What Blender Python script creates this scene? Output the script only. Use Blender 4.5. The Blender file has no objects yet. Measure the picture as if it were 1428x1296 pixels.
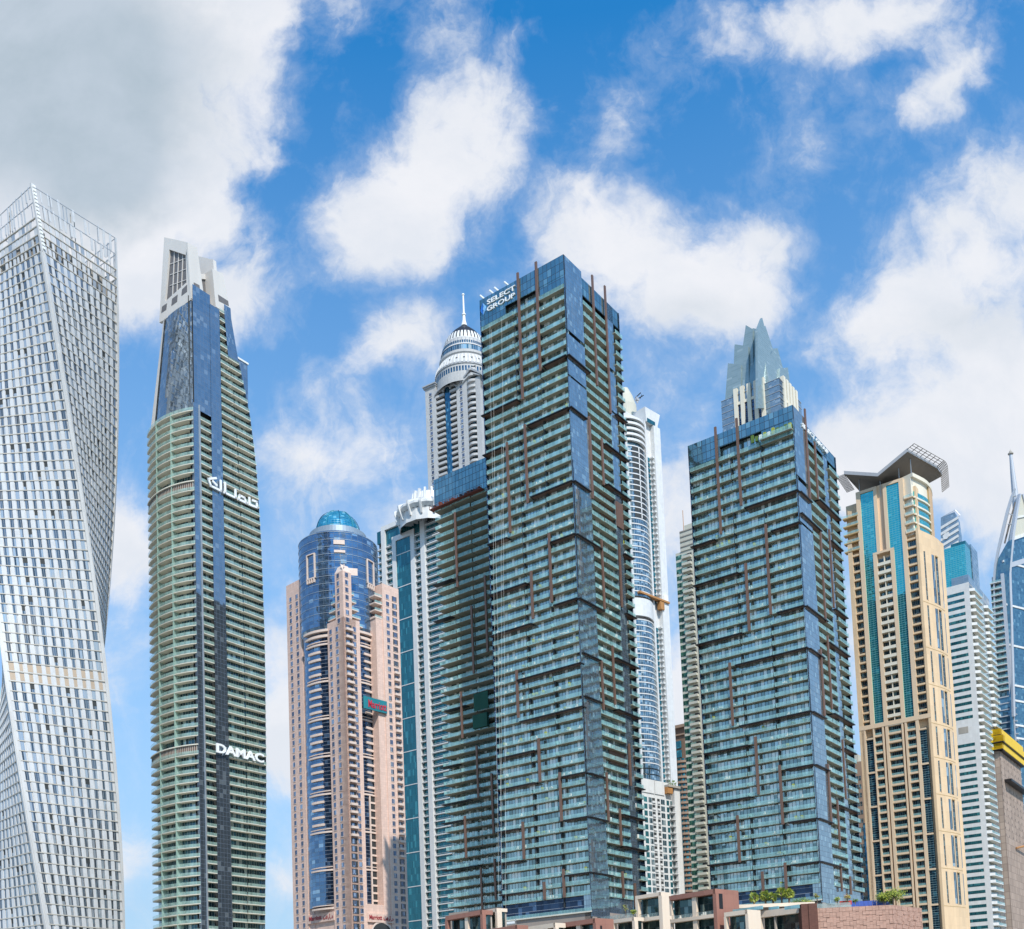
import bpy, math, random
from math import sin, cos, tan, radians, pi, sqrt
from mathutils import Vector
random.seed(7)
scene = bpy.context.scene
COL = scene.collection

# ------------------------------------------------------------------ camera
CZ = 8.0                                   # eye height above the quay
F, PX, PY, W, H = 1498.0, 743.0, 1321.0, 1428.0, 1296.0
PITCH, ROLL = radians(4.35), radians(2.25)
fwd = Vector((0, cos(PITCH), sin(PITCH)))
u0_ = Vector((0, -sin(PITCH), cos(PITCH)))
rgt = Vector((1, 0, 0)) * cos(ROLL) - u0_ * sin(ROLL)
upv = Vector((1, 0, 0)) * sin(ROLL) + u0_ * cos(ROLL)
cd = bpy.data.cameras.new('camera')
cam = bpy.data.objects.new('camera', cd)
COL.objects.link(cam)
from mathutils import Matrix
cam.matrix_world = Matrix(((rgt.x, upv.x, -fwd.x, 0), (rgt.y, upv.y, -fwd.y, 0), (rgt.z, upv.z, -fwd.z, CZ), (0, 0, 0, 1)))
cd.sensor_width = 36.0
cd.sensor_fit = 'HORIZONTAL'
cd.lens = 36.0 * F / W
cd.shift_x = -(PX - W / 2) / W
cd.shift_y = (PY - H / 2) / W
cd.clip_start = 1.0
cd.clip_end = 30000.0
scene.camera = cam

# ------------------------------------------------------------------ light
SUN_EL, SUN_AZ = radians(48), radians(20)   # azimuth: from straight behind the camera towards the right
sd = Vector((sin(SUN_AZ) * cos(SUN_EL), -cos(SUN_AZ) * cos(SUN_EL), sin(SUN_EL)))
sl = bpy.data.lights.new('sun', 'SUN')
sl.energy = 4.8
sl.angle = radians(0.55)
sl.color = (1.0, 0.945, 0.86)
so = bpy.data.objects.new('sun', sl)
so.rotation_euler = sd.to_track_quat('Z', 'Y').to_euler()
COL.objects.link(so)
scene.view_settings.view_transform = 'Standard'
scene.view_settings.look = 'None'
scene.view_settings.exposure = 0.0
scene.view_settings.gamma = 1.0


def ray(px, py):
    return fwd * F + rgt * (px - PX) + upv * (PY - py)


def at(px, py, Y):
    r = ray(px, py)
    t = Y / r.y
    return Vector((r.x * t, Y, CZ + r.z * t))


# world: Nishita sky with clouds placed by direction
wd = bpy.data.worlds.new('World')
scene.world = wd
wd.use_nodes = True
nt = wd.node_tree
nt.nodes.clear()
N = nt.nodes.new
LK = nt.links.new


def mth(tree, op, a, b=None, c=None, clamp=False):
    n = tree.nodes.new('ShaderNodeMath')
    n.operation = op
    n.use_clamp = clamp
    for i, v in enumerate((a, b, c)):
        if v is None:
            continue
        if isinstance(v, (int, float)):
            n.inputs[i].default_value = v
        else:
            tree.links.new(v, n.inputs[i])
    return n.outputs[0]


def vmth(tree, op, a, b=None, scale=None):
    n = tree.nodes.new('ShaderNodeVectorMath')
    n.operation = op
    for i, v in enumerate((a, b)):
        if v is None:
            continue
        if isinstance(v, (tuple, list)):
            n.inputs[i].default_value = v
        else:
            tree.links.new(v, n.inputs[i])
    if scale is not None:
        if isinstance(scale, (int, float)):
            n.inputs['Scale'].default_value = scale
        else:
            tree.links.new(scale, n.inputs['Scale'])
    return n.outputs[0]


def mixc(tree, f, a, b, mode='MIX'):
    n = tree.nodes.new('ShaderNodeMix')
    n.data_type = 'RGBA'
    n.blend_type = mode
    for k, v in ((0, f), (6, a), (7, b)):
        if isinstance(v, (int, float)):
            n.inputs[k].default_value = v
        elif isinstance(v, (tuple, list)):
            n.inputs[k].default_value = (v[0], v[1], v[2], 1)
        else:
            tree.links.new(v, n.inputs[k])
    return n.outputs[2]


def smooth(tree, v, a, b, t0=0.0, t1=1.0, kind='SMOOTHSTEP'):
    n = tree.nodes.new('ShaderNodeMapRange')
    n.interpolation_type = kind
    n.clamp = True
    tree.links.new(v, n.inputs[0])
    for i, x in enumerate((a, b, t0, t1)):
        n.inputs[i + 1].default_value = x
    return n.outputs[0]


def noise(tree, vec, scale, detail=4.0, rough=0.5, out=0, dist=0.0):
    n = tree.nodes.new('ShaderNodeTexNoise')
    n.inputs['Scale'].default_value = scale
    n.inputs['Detail'].default_value = detail
    n.inputs['Roughness'].default_value = rough
    n.inputs['Distortion'].default_value = dist
    if vec is not None:
        tree.links.new(vec, n.inputs['Vector'])
    return n.outputs[out]


sky = N('ShaderNodeTexSky')
sky.sky_type = 'NISHITA'
sky.sun_disc = False
sky.sun_elevation = SUN_EL
sky.sun_rotation = math.atan2(sd.x, sd.y)
sky.air_density = 1.0
sky.dust_density = 0.6
sky.ozone_density = 2.0
tc = N('ShaderNodeTexCoord')
sx = N('ShaderNodeSeparateXYZ')
LK(tc.outputs['Generated'], sx.inputs[0])
ay = mth(nt, 'MAXIMUM', mth(nt, 'ABSOLUTE', sx.outputs[1]), 0.12)
cx_ = N('ShaderNodeCombineXYZ')
LK(mth(nt, 'DIVIDE', sx.outputs[0], ay), cx_.inputs[0])
LK(mth(nt, 'DIVIDE', sx.outputs[2], ay), cx_.inputs[1])
LK(mth(nt, 'MULTIPLY', sx.outputs[1], 0.35), cx_.inputs[2])     # the cloud field behind the viewer differs
pv = cx_.outputs[0]
wn = noise(nt, pv, 5.0, 6, 0.6, 1)
wrp = vmth(nt, 'SCALE', vmth(nt, 'SUBTRACT', wn, (0.5, 0.5, 0.5)), None, 0.15)
cxy = N('ShaderNodeCombineXYZ')
sp2 = N('ShaderNodeSeparateXYZ')
LK(vmth(nt, 'ADD', pv, wrp), sp2.inputs[0])
LK(sp2.outputs[0], cxy.inputs[0])
LK(sp2.outputs[1], cxy.inputs[1])
wv = cxy.outputs[0]
CLOUDS = [  # px, py, rx, ry, rotation, amount
    (40, 60, 440, 350, 10, 2.6), (310, 10, 250, 130, 10, 1.1), (165, 250, 190, 190, -15, 1.3), (60, 360, 260, 130, 0, .8),
    (375, 150, 75, 110, 20, .5), (290, 300, 110, 60, 0, .5), (365, 215, 40, 40, 0, .4),
    (585, 250, 190, 155, -30, 1.25), (655, 150, 120, 150, -20, .75), (530, 330, 140, 120, 0, .55), (725, 60, 60, 60, 0, .55), (740, 190, 90, 130, 10, .45),
    (920, 350, 200, 150, 15, 1.3), (1020, 400, 130, 110, 0, .9), (840, 270, 110, 110, 0, .7), (860, 160, 80, 70, 30, .5), (1055, 300, 90, 60, 20, .5),
    (1190, 10, 260, 90, 0, .95), (1350, 100, 190, 80, -30, .7), (1040, 45, 90, 70, 0, .5), (1280, 170, 90, 50, -40, .4),
    (1360, 370, 230, 160, -25, 1.3), (1230, 440, 170, 110, 0, .75), (1250, 500, 160, 90, 0, .4),
    (1370, 600, 330, 130, -12, 1.5), (1210, 650, 180, 90, 0, 1.0), (1420, 520, 120, 90, 0, 1.0),
    (340, 400, 130, 110, 0, .75), (215, 420, 170, 110, 0, .8), (430, 630, 170, 90, -8, .8), (570, 480, 120, 80, -10, .95), (480, 520, 80, 60, -30, .6),
    (180, 760, 90, 160, 0, .9), (400, 980, 90, 220, 0, 1.1), (180, 1000, 70, 300, 0, .4), (180, 1230, 120, 110, 0, .8), (400, 1230, 120, 90, 0, .7),
    (930, 720, 120, 110, 0, .8), (950, 950, 80, 160, 0, 1.2), (1200, 900, 120, 330, 0, .9), (1390, 700, 170, 150, 0, 1.0), (580, 640, 120, 120, 0, .45),
    (1800, 300, 500, 160, 10, 1.0), (-500, 300, 420, 220, 0, 1.0), (-900, 800, 420, 180, 0, .9), (2400, 700, 500, 200, 0, .9), (700, -420, 500, 200, 0, 1.0),
]


def blobs(lst):
    tot = None
    for px, py, rx, ry, rot, amt in lst:
        r = ray(px, py)
        mp = N('ShaderNodeMapping')
        mp.vector_type = 'TEXTURE'
        mp.inputs['Location'].default_value = (r.x / r.y, r.z / r.y, 0)
        mp.inputs['Rotation'].default_value = (0, 0, radians(-rot))
        mp.inputs['Scale'].default_value = (rx / F, ry / F, 1)
        LK(wv, mp.inputs['Vector'])
        g = N('ShaderNodeTexGradient')
        g.gradient_type = 'SPHERICAL'
        LK(mp.outputs[0], g.inputs[0])
        tot = mth(nt, 'MULTIPLY_ADD', g.outputs['Fac'], amt, tot if tot is not None else 0.0)
    return tot


body = blobs(CLOUDS)
n1 = noise(nt, pv, 7.0, 9, 0.62, 0, 0.3)
n2 = noise(nt, pv, 2.2, 4, 0.5, 0)
n3 = noise(nt, vmth(nt, 'MULTIPLY', wv, (1.0, 0.6, 1.0)), 22.0, 6, 0.65, 0, 0.6)
dens = mth(nt, 'ADD', body, mth(nt, 'MULTIPLY', mth(nt, 'SUBTRACT', n1, 0.5), 2.2))
dens = mth(nt, 'ADD', dens, mth(nt, 'MULTIPLY', mth(nt, 'SUBTRACT', n2, 0.5), 0.6))
dens = mth(nt, 'ADD', dens, mth(nt, 'MULTIPLY', mth(nt, 'SUBTRACT', n3, 0.5), 1.0))
cov = mth(nt, 'MAXIMUM', smooth(nt, dens, 0.06, 0.98), smooth(nt, dens, -0.08, 0.7, 0.0, 0.36))
grey = blobs([(50, 100, 360, 290, 0, 1.9), (150, 250, 150, 120, 0, .5), (960, 430, 150, 70, 0, .35), (1330, 460, 230, 80, 0, .4)])
lit = noise(nt, vmth(nt, 'ADD', pv, (-0.035, -0.05, 0.0)), 7.0, 9, 0.62, 0, 0.3)       # offset sample: sunlit and shaded sides painted into the billows' colour
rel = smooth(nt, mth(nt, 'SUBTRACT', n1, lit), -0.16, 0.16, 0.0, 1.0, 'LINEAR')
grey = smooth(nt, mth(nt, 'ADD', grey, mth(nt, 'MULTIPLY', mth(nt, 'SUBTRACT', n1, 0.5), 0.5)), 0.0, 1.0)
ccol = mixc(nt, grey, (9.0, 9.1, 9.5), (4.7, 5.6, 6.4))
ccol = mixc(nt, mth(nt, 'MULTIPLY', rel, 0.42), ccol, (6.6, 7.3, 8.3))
# the deep saturated blue overhead, paling to the horizon
skyc = mixc(nt, 1.0, sky.outputs[0], (0.30, 1.76, 2.54), 'MULTIPLY')
veil = smooth(nt, sx.outputs[2], 0.12, 0.71, 0.88, 0.0, 'LINEAR')
skyc = mixc(nt, veil, skyc, (5.0, 6.5, 8.2))
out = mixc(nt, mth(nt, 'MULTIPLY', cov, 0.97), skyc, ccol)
bg = N('ShaderNodeBackground')
bg.inputs['Strength'].default_value = 0.1
LK(out, bg.inputs['Color'])
wo = N('ShaderNodeOutputWorld')
LK(bg.outputs[0], wo.inputs[0])

# ------------------------------------------------------------------ materials
M = {}


def newmat(name):
    m = bpy.data.materials.new(name)
    m.use_nodes = True
    t = m.node_tree
    b = t.nodes['Principled BSDF']
    M[name] = m
    return m, t, b


def plain(name, col, rough=0.6, metal=0.0, var=0.12, scale=0.25, spec=0.4):
    """plain surface with faint weathering in object space"""
    m, t, b = newmat(name)
    tc = t.nodes.new('ShaderNodeTexCoord')
    mp = t.nodes.new('ShaderNodeMapping')
    mp.inputs['Scale'].default_value = (1, 1, 0.25)
    t.links.new(tc.outputs['Object'], mp.inputs[0])
    n = noise(t, mp.outputs[0], scale, 6, 0.65)
    f = smooth(t, n, 0.25, 0.75, 1 - var, 1 + var, 'LINEAR')
    c = vmth(t, 'SCALE', tuple(col), None, f)
    t.links.new(c, b.inputs['Base Color'])
    b.inputs['Roughness'].default_value = rough
    b.inputs['Metallic'].default_value = metal
    b.inputs['Specular IOR Level'].default_value = spec
    return m


def cell(t, pw, ph, ou=0.0, ov=0.0):
    """pane coordinates from the metric UVs: returns (cell id vector, fraction x, fraction y)"""
    uv = t.nodes.new('ShaderNodeUVMap')
    v = vmth(t, 'ADD', uv.outputs[0], (ou, ov, 0))
    v = vmth(t, 'DIVIDE', v, (pw, ph, 1))
    idv = vmth(t, 'FLOOR', v)
    fr = vmth(t, 'FRACTION', v)
    s = t.nodes.new('ShaderNodeSeparateXYZ')
    t.links.new(fr, s.inputs[0])
    return idv, s.outputs[0], s.outputs[1], uv.outputs[0]


def glass(name, dark, mid, light, pw=1.4, ph=3.45, mull=(0.12, 0.14, 0.15), mw=0.05, mh=0.03, metal=0.75, plight=0.2, tilt=0.035, rough=0.04, wave=0.03, seed=0.0, drop=0.15, ov=0.0):
    m, t, b = newmat(name)
    idv, fx, fy, uv = cell(t, pw, ph, 0.0, ov)
    w = t.nodes.new('ShaderNodeTexWhiteNoise')
    w.noise_dimensions = '3D'
    t.links.new(vmth(t, 'ADD', idv, (seed, seed * 1.7, seed)), w.inputs['Vector'])
    rv = w.outputs['Value']
    c = mixc(t, smooth(t, rv, 0.0, 1 - plight, kind='LINEAR'), dark, mid)
    isl = mth(t, 'GREATER_THAN', rv, 1 - plight)
    c = mixc(t, isl, c, light)
    ex = mth(t, 'LESS_THAN', fx, mw) if mw > 0 else 0.0
    ey = mth(t, 'LESS_THAN', fy, mh) if mh > 0 else 0.0
    e = mth(t, 'MAXIMUM', ex, ey)
    c = mixc(t, e, c, mull)
    t.links.new(c, b.inputs['Base Color'])
    mt = mth(t, 'MULTIPLY', mth(t, 'MULTIPLY_ADD', isl, -drop, 1.0), metal)
    t.links.new(mth(t, 'MULTIPLY', mt, mth(t, 'MULTIPLY_ADD', e, -0.8, 1.0)), b.inputs['Metallic'])
    t.links.new(mth(t, 'MULTIPLY_ADD', e, 0.4, rough), b.inputs['Roughness'])
    b.inputs['Specular IOR Level'].default_value = 0.7
    ge = t.nodes.new('ShaderNodeNewGeometry')
    tl = vmth(t, 'SCALE', vmth(t, 'SUBTRACT', w.outputs['Color'], (0.5, 0.5, 0.5)), None, tilt)
    nz = noise(t, uv, 0.35, 2, 0.5, 1)
    wv_ = vmth(t, 'SCALE', vmth(t, 'SUBTRACT', nz, (0.5, 0.5, 0.5)), None, wave)
    nn = vmth(t, 'NORMALIZE', vmth(t, 'ADD', vmth(t, 'ADD', ge.outputs['Normal'], tl), wv_))
    t.links.new(nn, b.inputs['Normal'])
    return m


def rail(name, col, alpha=0.6, metal=0.25, pw=1.3):
    """tinted glass balustrade, partly see-through"""
    m, t, b = newmat(name)
    idv, fx, fy, uv = cell(t, pw, 50.0)
    w = t.nodes.new('ShaderNodeTexWhiteNoise')
    t.links.new(idv, w.inputs['Vector'])
    f = smooth(t, w.outputs['Value'], 0, 1, 0.8, 1.2, 'LINEAR')
    t.links.new(vmth(t, 'SCALE', tuple(col), None, f), b.inputs['Base Color'])
    b.inputs['Roughness'].default_value = 0.06
    b.inputs['Metallic'].default_value = metal
    e = mth(t, 'LESS_THAN', fx, 0.04)
    t.links.new(mth(t, 'MAXIMUM', e, alpha), b.inputs['Alpha'])
    return m


def panel(name, col, pw, ph, joint=0.03, jcol=None, var=0.08, rough=0.55, metal=0.0, rows=None):
    """cladding panels with thin joints; every panel a slightly different tone"""
    m, t, b = newmat(name)
    idv, fx, fy, uv = cell(t, pw, ph)
    w = t.nodes.new('ShaderNodeTexWhiteNoise')
    t.links.new(idv, w.inputs['Vector'])
    f = smooth(t, w.outputs['Value'], 0, 1, 1 - var, 1 + var, 'LINEAR')
    tc = t.nodes.new('ShaderNodeTexCoord')
    mp = t.nodes.new('ShaderNodeMapping')
    mp.inputs['Scale'].default_value = (1, 1, 0.15)
    t.links.new(tc.outputs['Object'], mp.inputs[0])
    f2 = smooth(t, noise(t, mp.outputs[0], 0.5, 6, 0.65), 0.25, 0.75, 0.9, 1.06, 'LINEAR')
    c = vmth(t, 'SCALE', tuple(col), None, mth(t, 'MULTIPLY', f, f2))
    e = mth(t, 'MAXIMUM', mth(t, 'LESS_THAN', fx, joint / pw), mth(t, 'LESS_THAN', fy, joint / ph))
    c = mixc(t, e, c, jcol if jcol else tuple(x * 0.6 for x in col))
    t.links.new(c, b.inputs['Base Color'])
    b.inputs['Roughness'].default_value = rough
    b.inputs['Metallic'].default_value = metal
    b.inputs['Specular IOR Level'].default_value = 0.35
    return m


# ------------------------------------------------------------------ mesh helpers
class MB:
    """collects quads and boxes; build() links them as ONE mesh object"""
    def __init__(s):
        s.v, s.f, s.m, s.uv = [], [], [], []
        s.key = 0.0

    def face(s, pts, mat, uvs=None):
        i = len(s.v)
        s.v += [tuple(p) for p in pts]
        s.f.append(tuple(range(i, i + len(pts))))
        s.m.append(mat)
        s.uv += list(uvs) if uvs else [(p[0], p[2]) for p in pts]
        return s

    def box(s, S, a, b, z0, z1, d0, d1, mat, nu=1, back=False, front=None, nz=1):
        """box on the surface S(u, z, d): u from a to b, z0 to z1, depth d0 to d1 (outwards)"""
        fm = front or mat
        for j in range(nz):
            y0, y1 = z0 + (z1 - z0) * j / nz, z0 + (z1 - z0) * (j + 1) / nz
            for k in range(nu):
                p, q = a + (b - a) * k / nu, a + (b - a) * (k + 1) / nu
                c = {(i, jj, l): S(u, z, d) for i, u in ((0, p), (1, q)) for jj, z in ((0, y0), (1, y1)) for l, d in ((0, d0), (1, d1))}
                e1, e2, e3 = c[1, 0, 0] - c[0, 0, 0], c[0, 1, 0] - c[0, 0, 0], c[0, 0, 1] - c[0, 0, 0]
                flip = e1.cross(e2).dot(e3) < 0
                fs = [((0, 0, 1), (1, 0, 1), (1, 1, 1), (0, 1, 1), ((p, y0), (q, y0), (q, y1), (p, y1)), fm)]
                if back:
                    fs.append(((1, 0, 0), (0, 0, 0), (0, 1, 0), (1, 1, 0), ((q, y0), (p, y0), (p, y1), (q, y1)), mat))
                if k == 0:
                    fs.append(((0, 0, 0), (0, 0, 1), (0, 1, 1), (0, 1, 0), ((d0, y0), (d1, y0), (d1, y1), (d0, y1)), mat))
                if k == nu - 1:
                    fs.append(((1, 0, 1), (1, 0, 0), (1, 1, 0), (1, 1, 1), ((d1, y0), (d0, y0), (d0, y1), (d1, y1)), mat))
                if j == nz - 1:
                    fs.append(((0, 1, 1), (1, 1, 1), (1, 1, 0), (0, 1, 0), ((p, d1), (q, d1), (q, d0), (p, d0)), mat))
                if j == 0:
                    fs.append(((0, 0, 0), (1, 0, 0), (1, 0, 1), (0, 0, 1), ((p, d0), (q, d0), (q, d1), (p, d1)), mat))
                for A, B, C, D, uvs, mm in fs:
                    pts = [c[A], c[B], c[C], c[D]]
                    if flip:
                        pts.reverse()
                        uvs = uvs[::-1]
                    s.face(pts, mm, uvs)
        return s

    def quad(s, S, a, b, z0, z1, d, mat, nu=1, nz=1):
        for j in range(nz):
            y0, y1 = z0 + (z1 - z0) * j / nz, z0 + (z1 - z0) * (j + 1) / nz
            for k in range(nu):
                p, q = a + (b - a) * k / nu, a + (b - a) * (k + 1) / nu
                pts = [S(p, y0, d), S(q, y0, d), S(q, y1, d), S(p, y1, d)]
                uvs = [(p, y0), (q, y0), (q, y1), (p, y1)]
                nrm = (pts[1] - pts[0]).cross(pts[3] - pts[0])
                if nrm.dot(S(p, y0, d + 1) - pts[0]) < 0:
                    pts.reverse()
                    uvs.reverse()
                s.face(pts, mat, uvs)
        return s

    def bar(s, A, B, r, mat, n=6, r2=None, caps=True):
        """round bar from A to B"""
        A, B = Vector(A), Vector(B)
        ax = (B - A).normalized()
        e = ax.orthogonal().normalized()
        g = ax.cross(e)
        r2 = r if r2 is None else r2
        L = (B - A).length
        ra = [A + (e * cos(2 * pi * i / n) + g * sin(2 * pi * i / n)) * r for i in range(n)]
        rb = [B + (e * cos(2 * pi * i / n) + g * sin(2 * pi * i / n)) * r2 for i in range(n)]
        for i in range(n):
            j = (i + 1) % n
            s.face([ra[i], ra[j], rb[j], rb[i]], mat, [(i * .3, 0), (i * .3 + .3, 0), (i * .3 + .3, L), (i * .3, L)])
        if caps:
            s.face(ra[::-1], mat)
            s.face(rb, mat)
        return s

    def lathe(s, cx, cy, prof, mat, n=40, a0=0.0, a1=2 * pi, mats=None):
        """turned shape: prof = [(radius, z), ...] from bottom to top"""
        for i in range(len(prof) - 1):
            (r0, z0), (r1, z1) = prof[i], prof[i + 1]
            mm = mats[i] if mats else mat
            for k in range(n):
                t0, t1 = a0 + (a1 - a0) * k / n, a0 + (a1 - a0) * (k + 1) / n
                P = lambda r, z, t: Vector((cx + r * cos(t), cy + r * sin(t), z))
                pts = [P(r0, z0, t0), P(r0, z0, t1), P(r1, z1, t1), P(r1, z1, t0)]
                R = max(r0, r1)
                zz0, zz1 = (z0, z1) if abs(z1 - z0) > 0.05 else (r0, r1)
                uvs = [(t0 * R, zz0), (t1 * R, zz0), (t1 * R, zz1), (t0 * R, zz1)]
                if r0 < 1e-4:
                    pts, uvs = pts[1:], uvs[1:]
                elif r1 < 1e-4:
                    pts, uvs = pts[:3], uvs[:3]
                s.face(pts, mm, uvs)
        return s

    def add(s, o):
        n = len(s.v)
        s.v += o.v
        s.f += [tuple(i + n for i in f) for f in o.f]
        s.m += o.m
        s.uv += o.uv
        return s

    def build(s, name, parent=None, smooth_=False):
        me = bpy.data.meshes.new(name)
        off = parent_loc(parent)
        me.from_pydata([(v[0] - off.x, v[1] - off.y, v[2] - off.z) for v in s.v], [], s.f)
        names = list(dict.fromkeys(s.m))
        for n in names:
            me.materials.append(M[n])
        idx = {n: i for i, n in enumerate(names)}
        me.polygons.foreach_set('material_index', [idx[n] for n in s.m])
        uv = me.uv_layers.new(name='UVMap')
        uv.data.foreach_set('uv', [c for p in s.uv for c in p])
        if smooth_:
            me.polygons.foreach_set('use_smooth', [True] * len(s.f))
        me.update()
        o = bpy.data.objects.new(name, me)
        COL.objects.link(o)
        if parent is not None:
            o.parent = parent
        return o


def parent_loc(p):
    v = Vector((0, 0, 0))
    while p is not None:
        v += p.location
        p = p.parent
    return v


def thing(name, label, cat, loc, group=None):
    o = bpy.data.objects.new(name, None)
    o.empty_display_size = 2.0
    COL.objects.link(o)
    o.location = (loc[0], loc[1], loc[2] if len(loc) > 2 else 0.0)
    o['label'] = label
    o['category'] = cat
    if group:
        o['group'] = group
    return o


def tag(o, label, cat, group=None):
    o['label'] = label
    o['category'] = cat
    if group:
        o['group'] = group
    return o


def part(name, mb, parent, label=None, smooth_=False):
    o = mb.build(name, parent, smooth_)
    if label:
        o['label'] = label
    return o


def many(name, lst, parent, limit=100):
    """lst of (MB, [(sub name, MB), ...]) or MB: up to `limit` parts of their own, the rest as one part of kind stuff"""
    lst = [(x, []) if isinstance(x, MB) else x for x in lst]
    lst.sort(key=lambda x: -x[0].key)
    for mb, subs in lst[:limit]:
        o = mb.build(name, parent)
        for sn, sm in subs:
            sm.build(sn, o)
    if len(lst) > limit:
        r = MB()
        for mb, subs in lst[limit:]:
            r.add(mb)
            for sn, sm in subs:
                r.add(sm)
        o = r.build(name, parent)
        o['kind'] = 'stuff'


class Plane:
    """upright plane through the point seen at (px, py) at distance Y, running along a compass heading; S(u, z, d)"""
    def __init__(s, P, deg, sgn=None):
        s.o = Vector(P)
        s.du = Vector((sin(radians(deg)), cos(radians(deg)), 0))
        s.n = Vector((s.du.y, -s.du.x, 0))
        if s.n.dot(s.o - Vector((0, 0, CZ))) > 0:
            s.n = -s.n
        if sgn:
            s.n = s.n * sgn

    def __call__(s, u, z, d):
        p = s.o + s.du * u + s.n * d
        return Vector((p.x, p.y, z))

    def uz(s, px, py, d=0.0):
        r = ray(px, py)
        c = Vector((0, 0, CZ))
        o = s.o + s.n * d
        t = (o - c).dot(s.n) / r.dot(s.n)
        p = c + r * t
        return (p - s.o).dot(s.du), p.z

    def u(s, px, py):
        return s.uz(px, py)[0]

    def z(s, px, py):
        return s.uz(px, py)[1]


def text_on(S, u, z, d, string, size, mat, parent, name, dirn=1, ext=0.15, stretch=1.0, shear=0.0, bold=0.0, width=None, slope=0.0):
    """raised letters on a facade: reading direction is +u (dirn 1) or -u (dirn -1)"""
    cu = bpy.data.curves.new(name, 'FONT')
    cu.body = string
    cu.size = size
    cu.extrude = ext
    cu.offset = bold
    cu.shear = shear
    cu.resolution_u = 3
    ob = bpy.data.objects.new(name, cu)
    COL.objects.link(ob)
    dg = bpy.context.evaluated_depsgraph_get()
    me = bpy.data.meshes.new_from_object(ob.evaluated_get(dg))
    bpy.data.objects.remove(ob)
    xs = [v.co.x for v in me.vertices]
    k = stretch if width is None else width / (max(xs) - min(xs))
    x0 = min(xs)
    mb = MB()
    for p in me.polygons:
        pts = [me.vertices[i].co for i in p.vertices]
        w = [S(u + dirn * (q.x - x0) * k, z + q.y + slope * (q.x - x0) * k, d + ext + q.z) for q in pts]
        if dirn < 0:
            pass
        mb.face(w, mat)
    bpy.data.meshes.remove(me)
    return mb.build(name, parent)


def floors(z_hi, z_lo, p):
    n = int((z_hi - z_lo) / p)
    return [z_hi - i * p for i in range(n + 1)]

# ------------------------------------------------------------------ material list
glass('gate_glass', (0.20, 0.28, 0.275), (0.50, 0.61, 0.60), (0.74, 0.79, 0.76), 1.25, 3.6, (0.03, 0.04, 0.045), 0.13, 0.0, 0.74, 0.20, 0.05, drop=.6)
glass('gate_screen', (0.17, 0.30, 0.34), (0.26, 0.42, 0.46), (0.30, 0.48, 0.51), 1.7, 2.6, (0.03, 0.05, 0.08), 0.10, 0.07, 0.85, 0.05, 0.012, seed=3, wave=.015)
glass('gate_strip', (0.32, 0.40, 0.44), (0.42, 0.51, 0.55), (0.46, 0.58, 0.61), 1.1, 1.725, (0.10, 0.13, 0.18), 0.10, 0.07, 0.85, 0.10, 0.010, seed=9, wave=.007)
glass('navy_glass', (0.010, 0.022, 0.05), (0.03, 0.06, 0.12), (0.08, 0.14, 0.24), 1.5, 1.8, (0.30, 0.32, 0.36), 0.0, 0.07, 0.6, 0.12, 0.04, seed=15)
rail('gate_rail', (0.33, 0.59, 0.58), 0.46, 0.04)
rail('green_rail', (0.42, 0.59, 0.51), 0.50, 0.15)
plain('slab', (0.31, 0.285, 0.22), 0.8, var=0.1)
plain('slab_light', (0.66, 0.62, 0.52), 0.75, var=0.1)
plain('bronze', (0.20, 0.115, 0.085), 0.45, 0.3, var=0.15)
plain('dark_metal', (0.028, 0.026, 0.028), 0.45, 0.4)
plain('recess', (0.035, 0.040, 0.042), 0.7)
plain('white_paint', (0.80, 0.80, 0.78), 0.5, var=0.05)
plain('white_sign', (0.86, 0.86, 0.86), 0.5, var=0.02)
plain('concrete', (0.36, 0.33, 0.29), 0.85, var=0.18)
plain('podium_stone', (0.33, 0.27, 0.23), 0.8)
plain('orange_rust', (0.42, 0.20, 0.07), 0.7, var=0.3, scale=1.0)
plain('red_rust', (0.16, 0.045, 0.032), 0.7, var=0.3, scale=1.0)
plain('steel', (0.5, 0.5, 0.5), 0.4, 0.6)
plain('rope', (0.75, 0.74, 0.70), 0.7)
plain('blue_logo', (0.03, 0.16, 0.55), 0.35)
plain('blue_logo_light', (0.22, 0.48, 0.80), 0.35)
plain('leaf', (0.10, 0.17, 0.035), 0.6, var=0.35, scale=2.0)
plain('leaf_yellow', (0.34, 0.36, 0.05), 0.6, var=0.3, scale=2.0)
plain('frond', (0.26, 0.31, 0.04), 0.55, var=0.35, scale=2.0)
plain('trunk_bark', (0.17, 0.12, 0.08), 0.9, var=0.3, scale=3.0)
plain('green_net', (0.012, 0.075, 0.05), 0.8, var=0.2)
plain('furniture', (0.80, 0.77, 0.70), 0.7)
plain('planter', (0.30, 0.30, 0.29), 0.8)


# ------------------------------------------------------------------ ground and water
g = MB()
n = 9
for i in range(n):
    for j in range(n):
        x0, x1 = -9000 + 18000 * i / n, -9000 + 18000 * (i + 1) / n
        y0, y1 = 170 + 12000 * j / n, 170 + 12000 * (j + 1) / n
        g.face([(x0, y0, 0), (x1, y0, 0), (x1, y1, 0), (x0, y1, 0)], 'ground', [(x0, y0), (x1, y0), (x1, y1), (x0, y1)])
g.face([(-9000, 170, -3), (9000, 170, -3), (9000, 170, 0), (-9000, 170, 0)], 'ground')
plain('ground', (0.34, 0.31, 0.26), 0.9, var=0.2, scale=0.02)
part('ground', g, None)['kind'] = 'structure'
m, t, b = newmat('water')
b.inputs['Base Color'].default_value = (0.012, 0.09, 0.10, 1)
b.inputs['Roughness'].default_value = 0.08
bp = t.nodes.new('ShaderNodeBump')
bp.inputs['Strength'].default_value = 0.4
tcw = t.nodes.new('ShaderNodeTexCoord')
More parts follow.
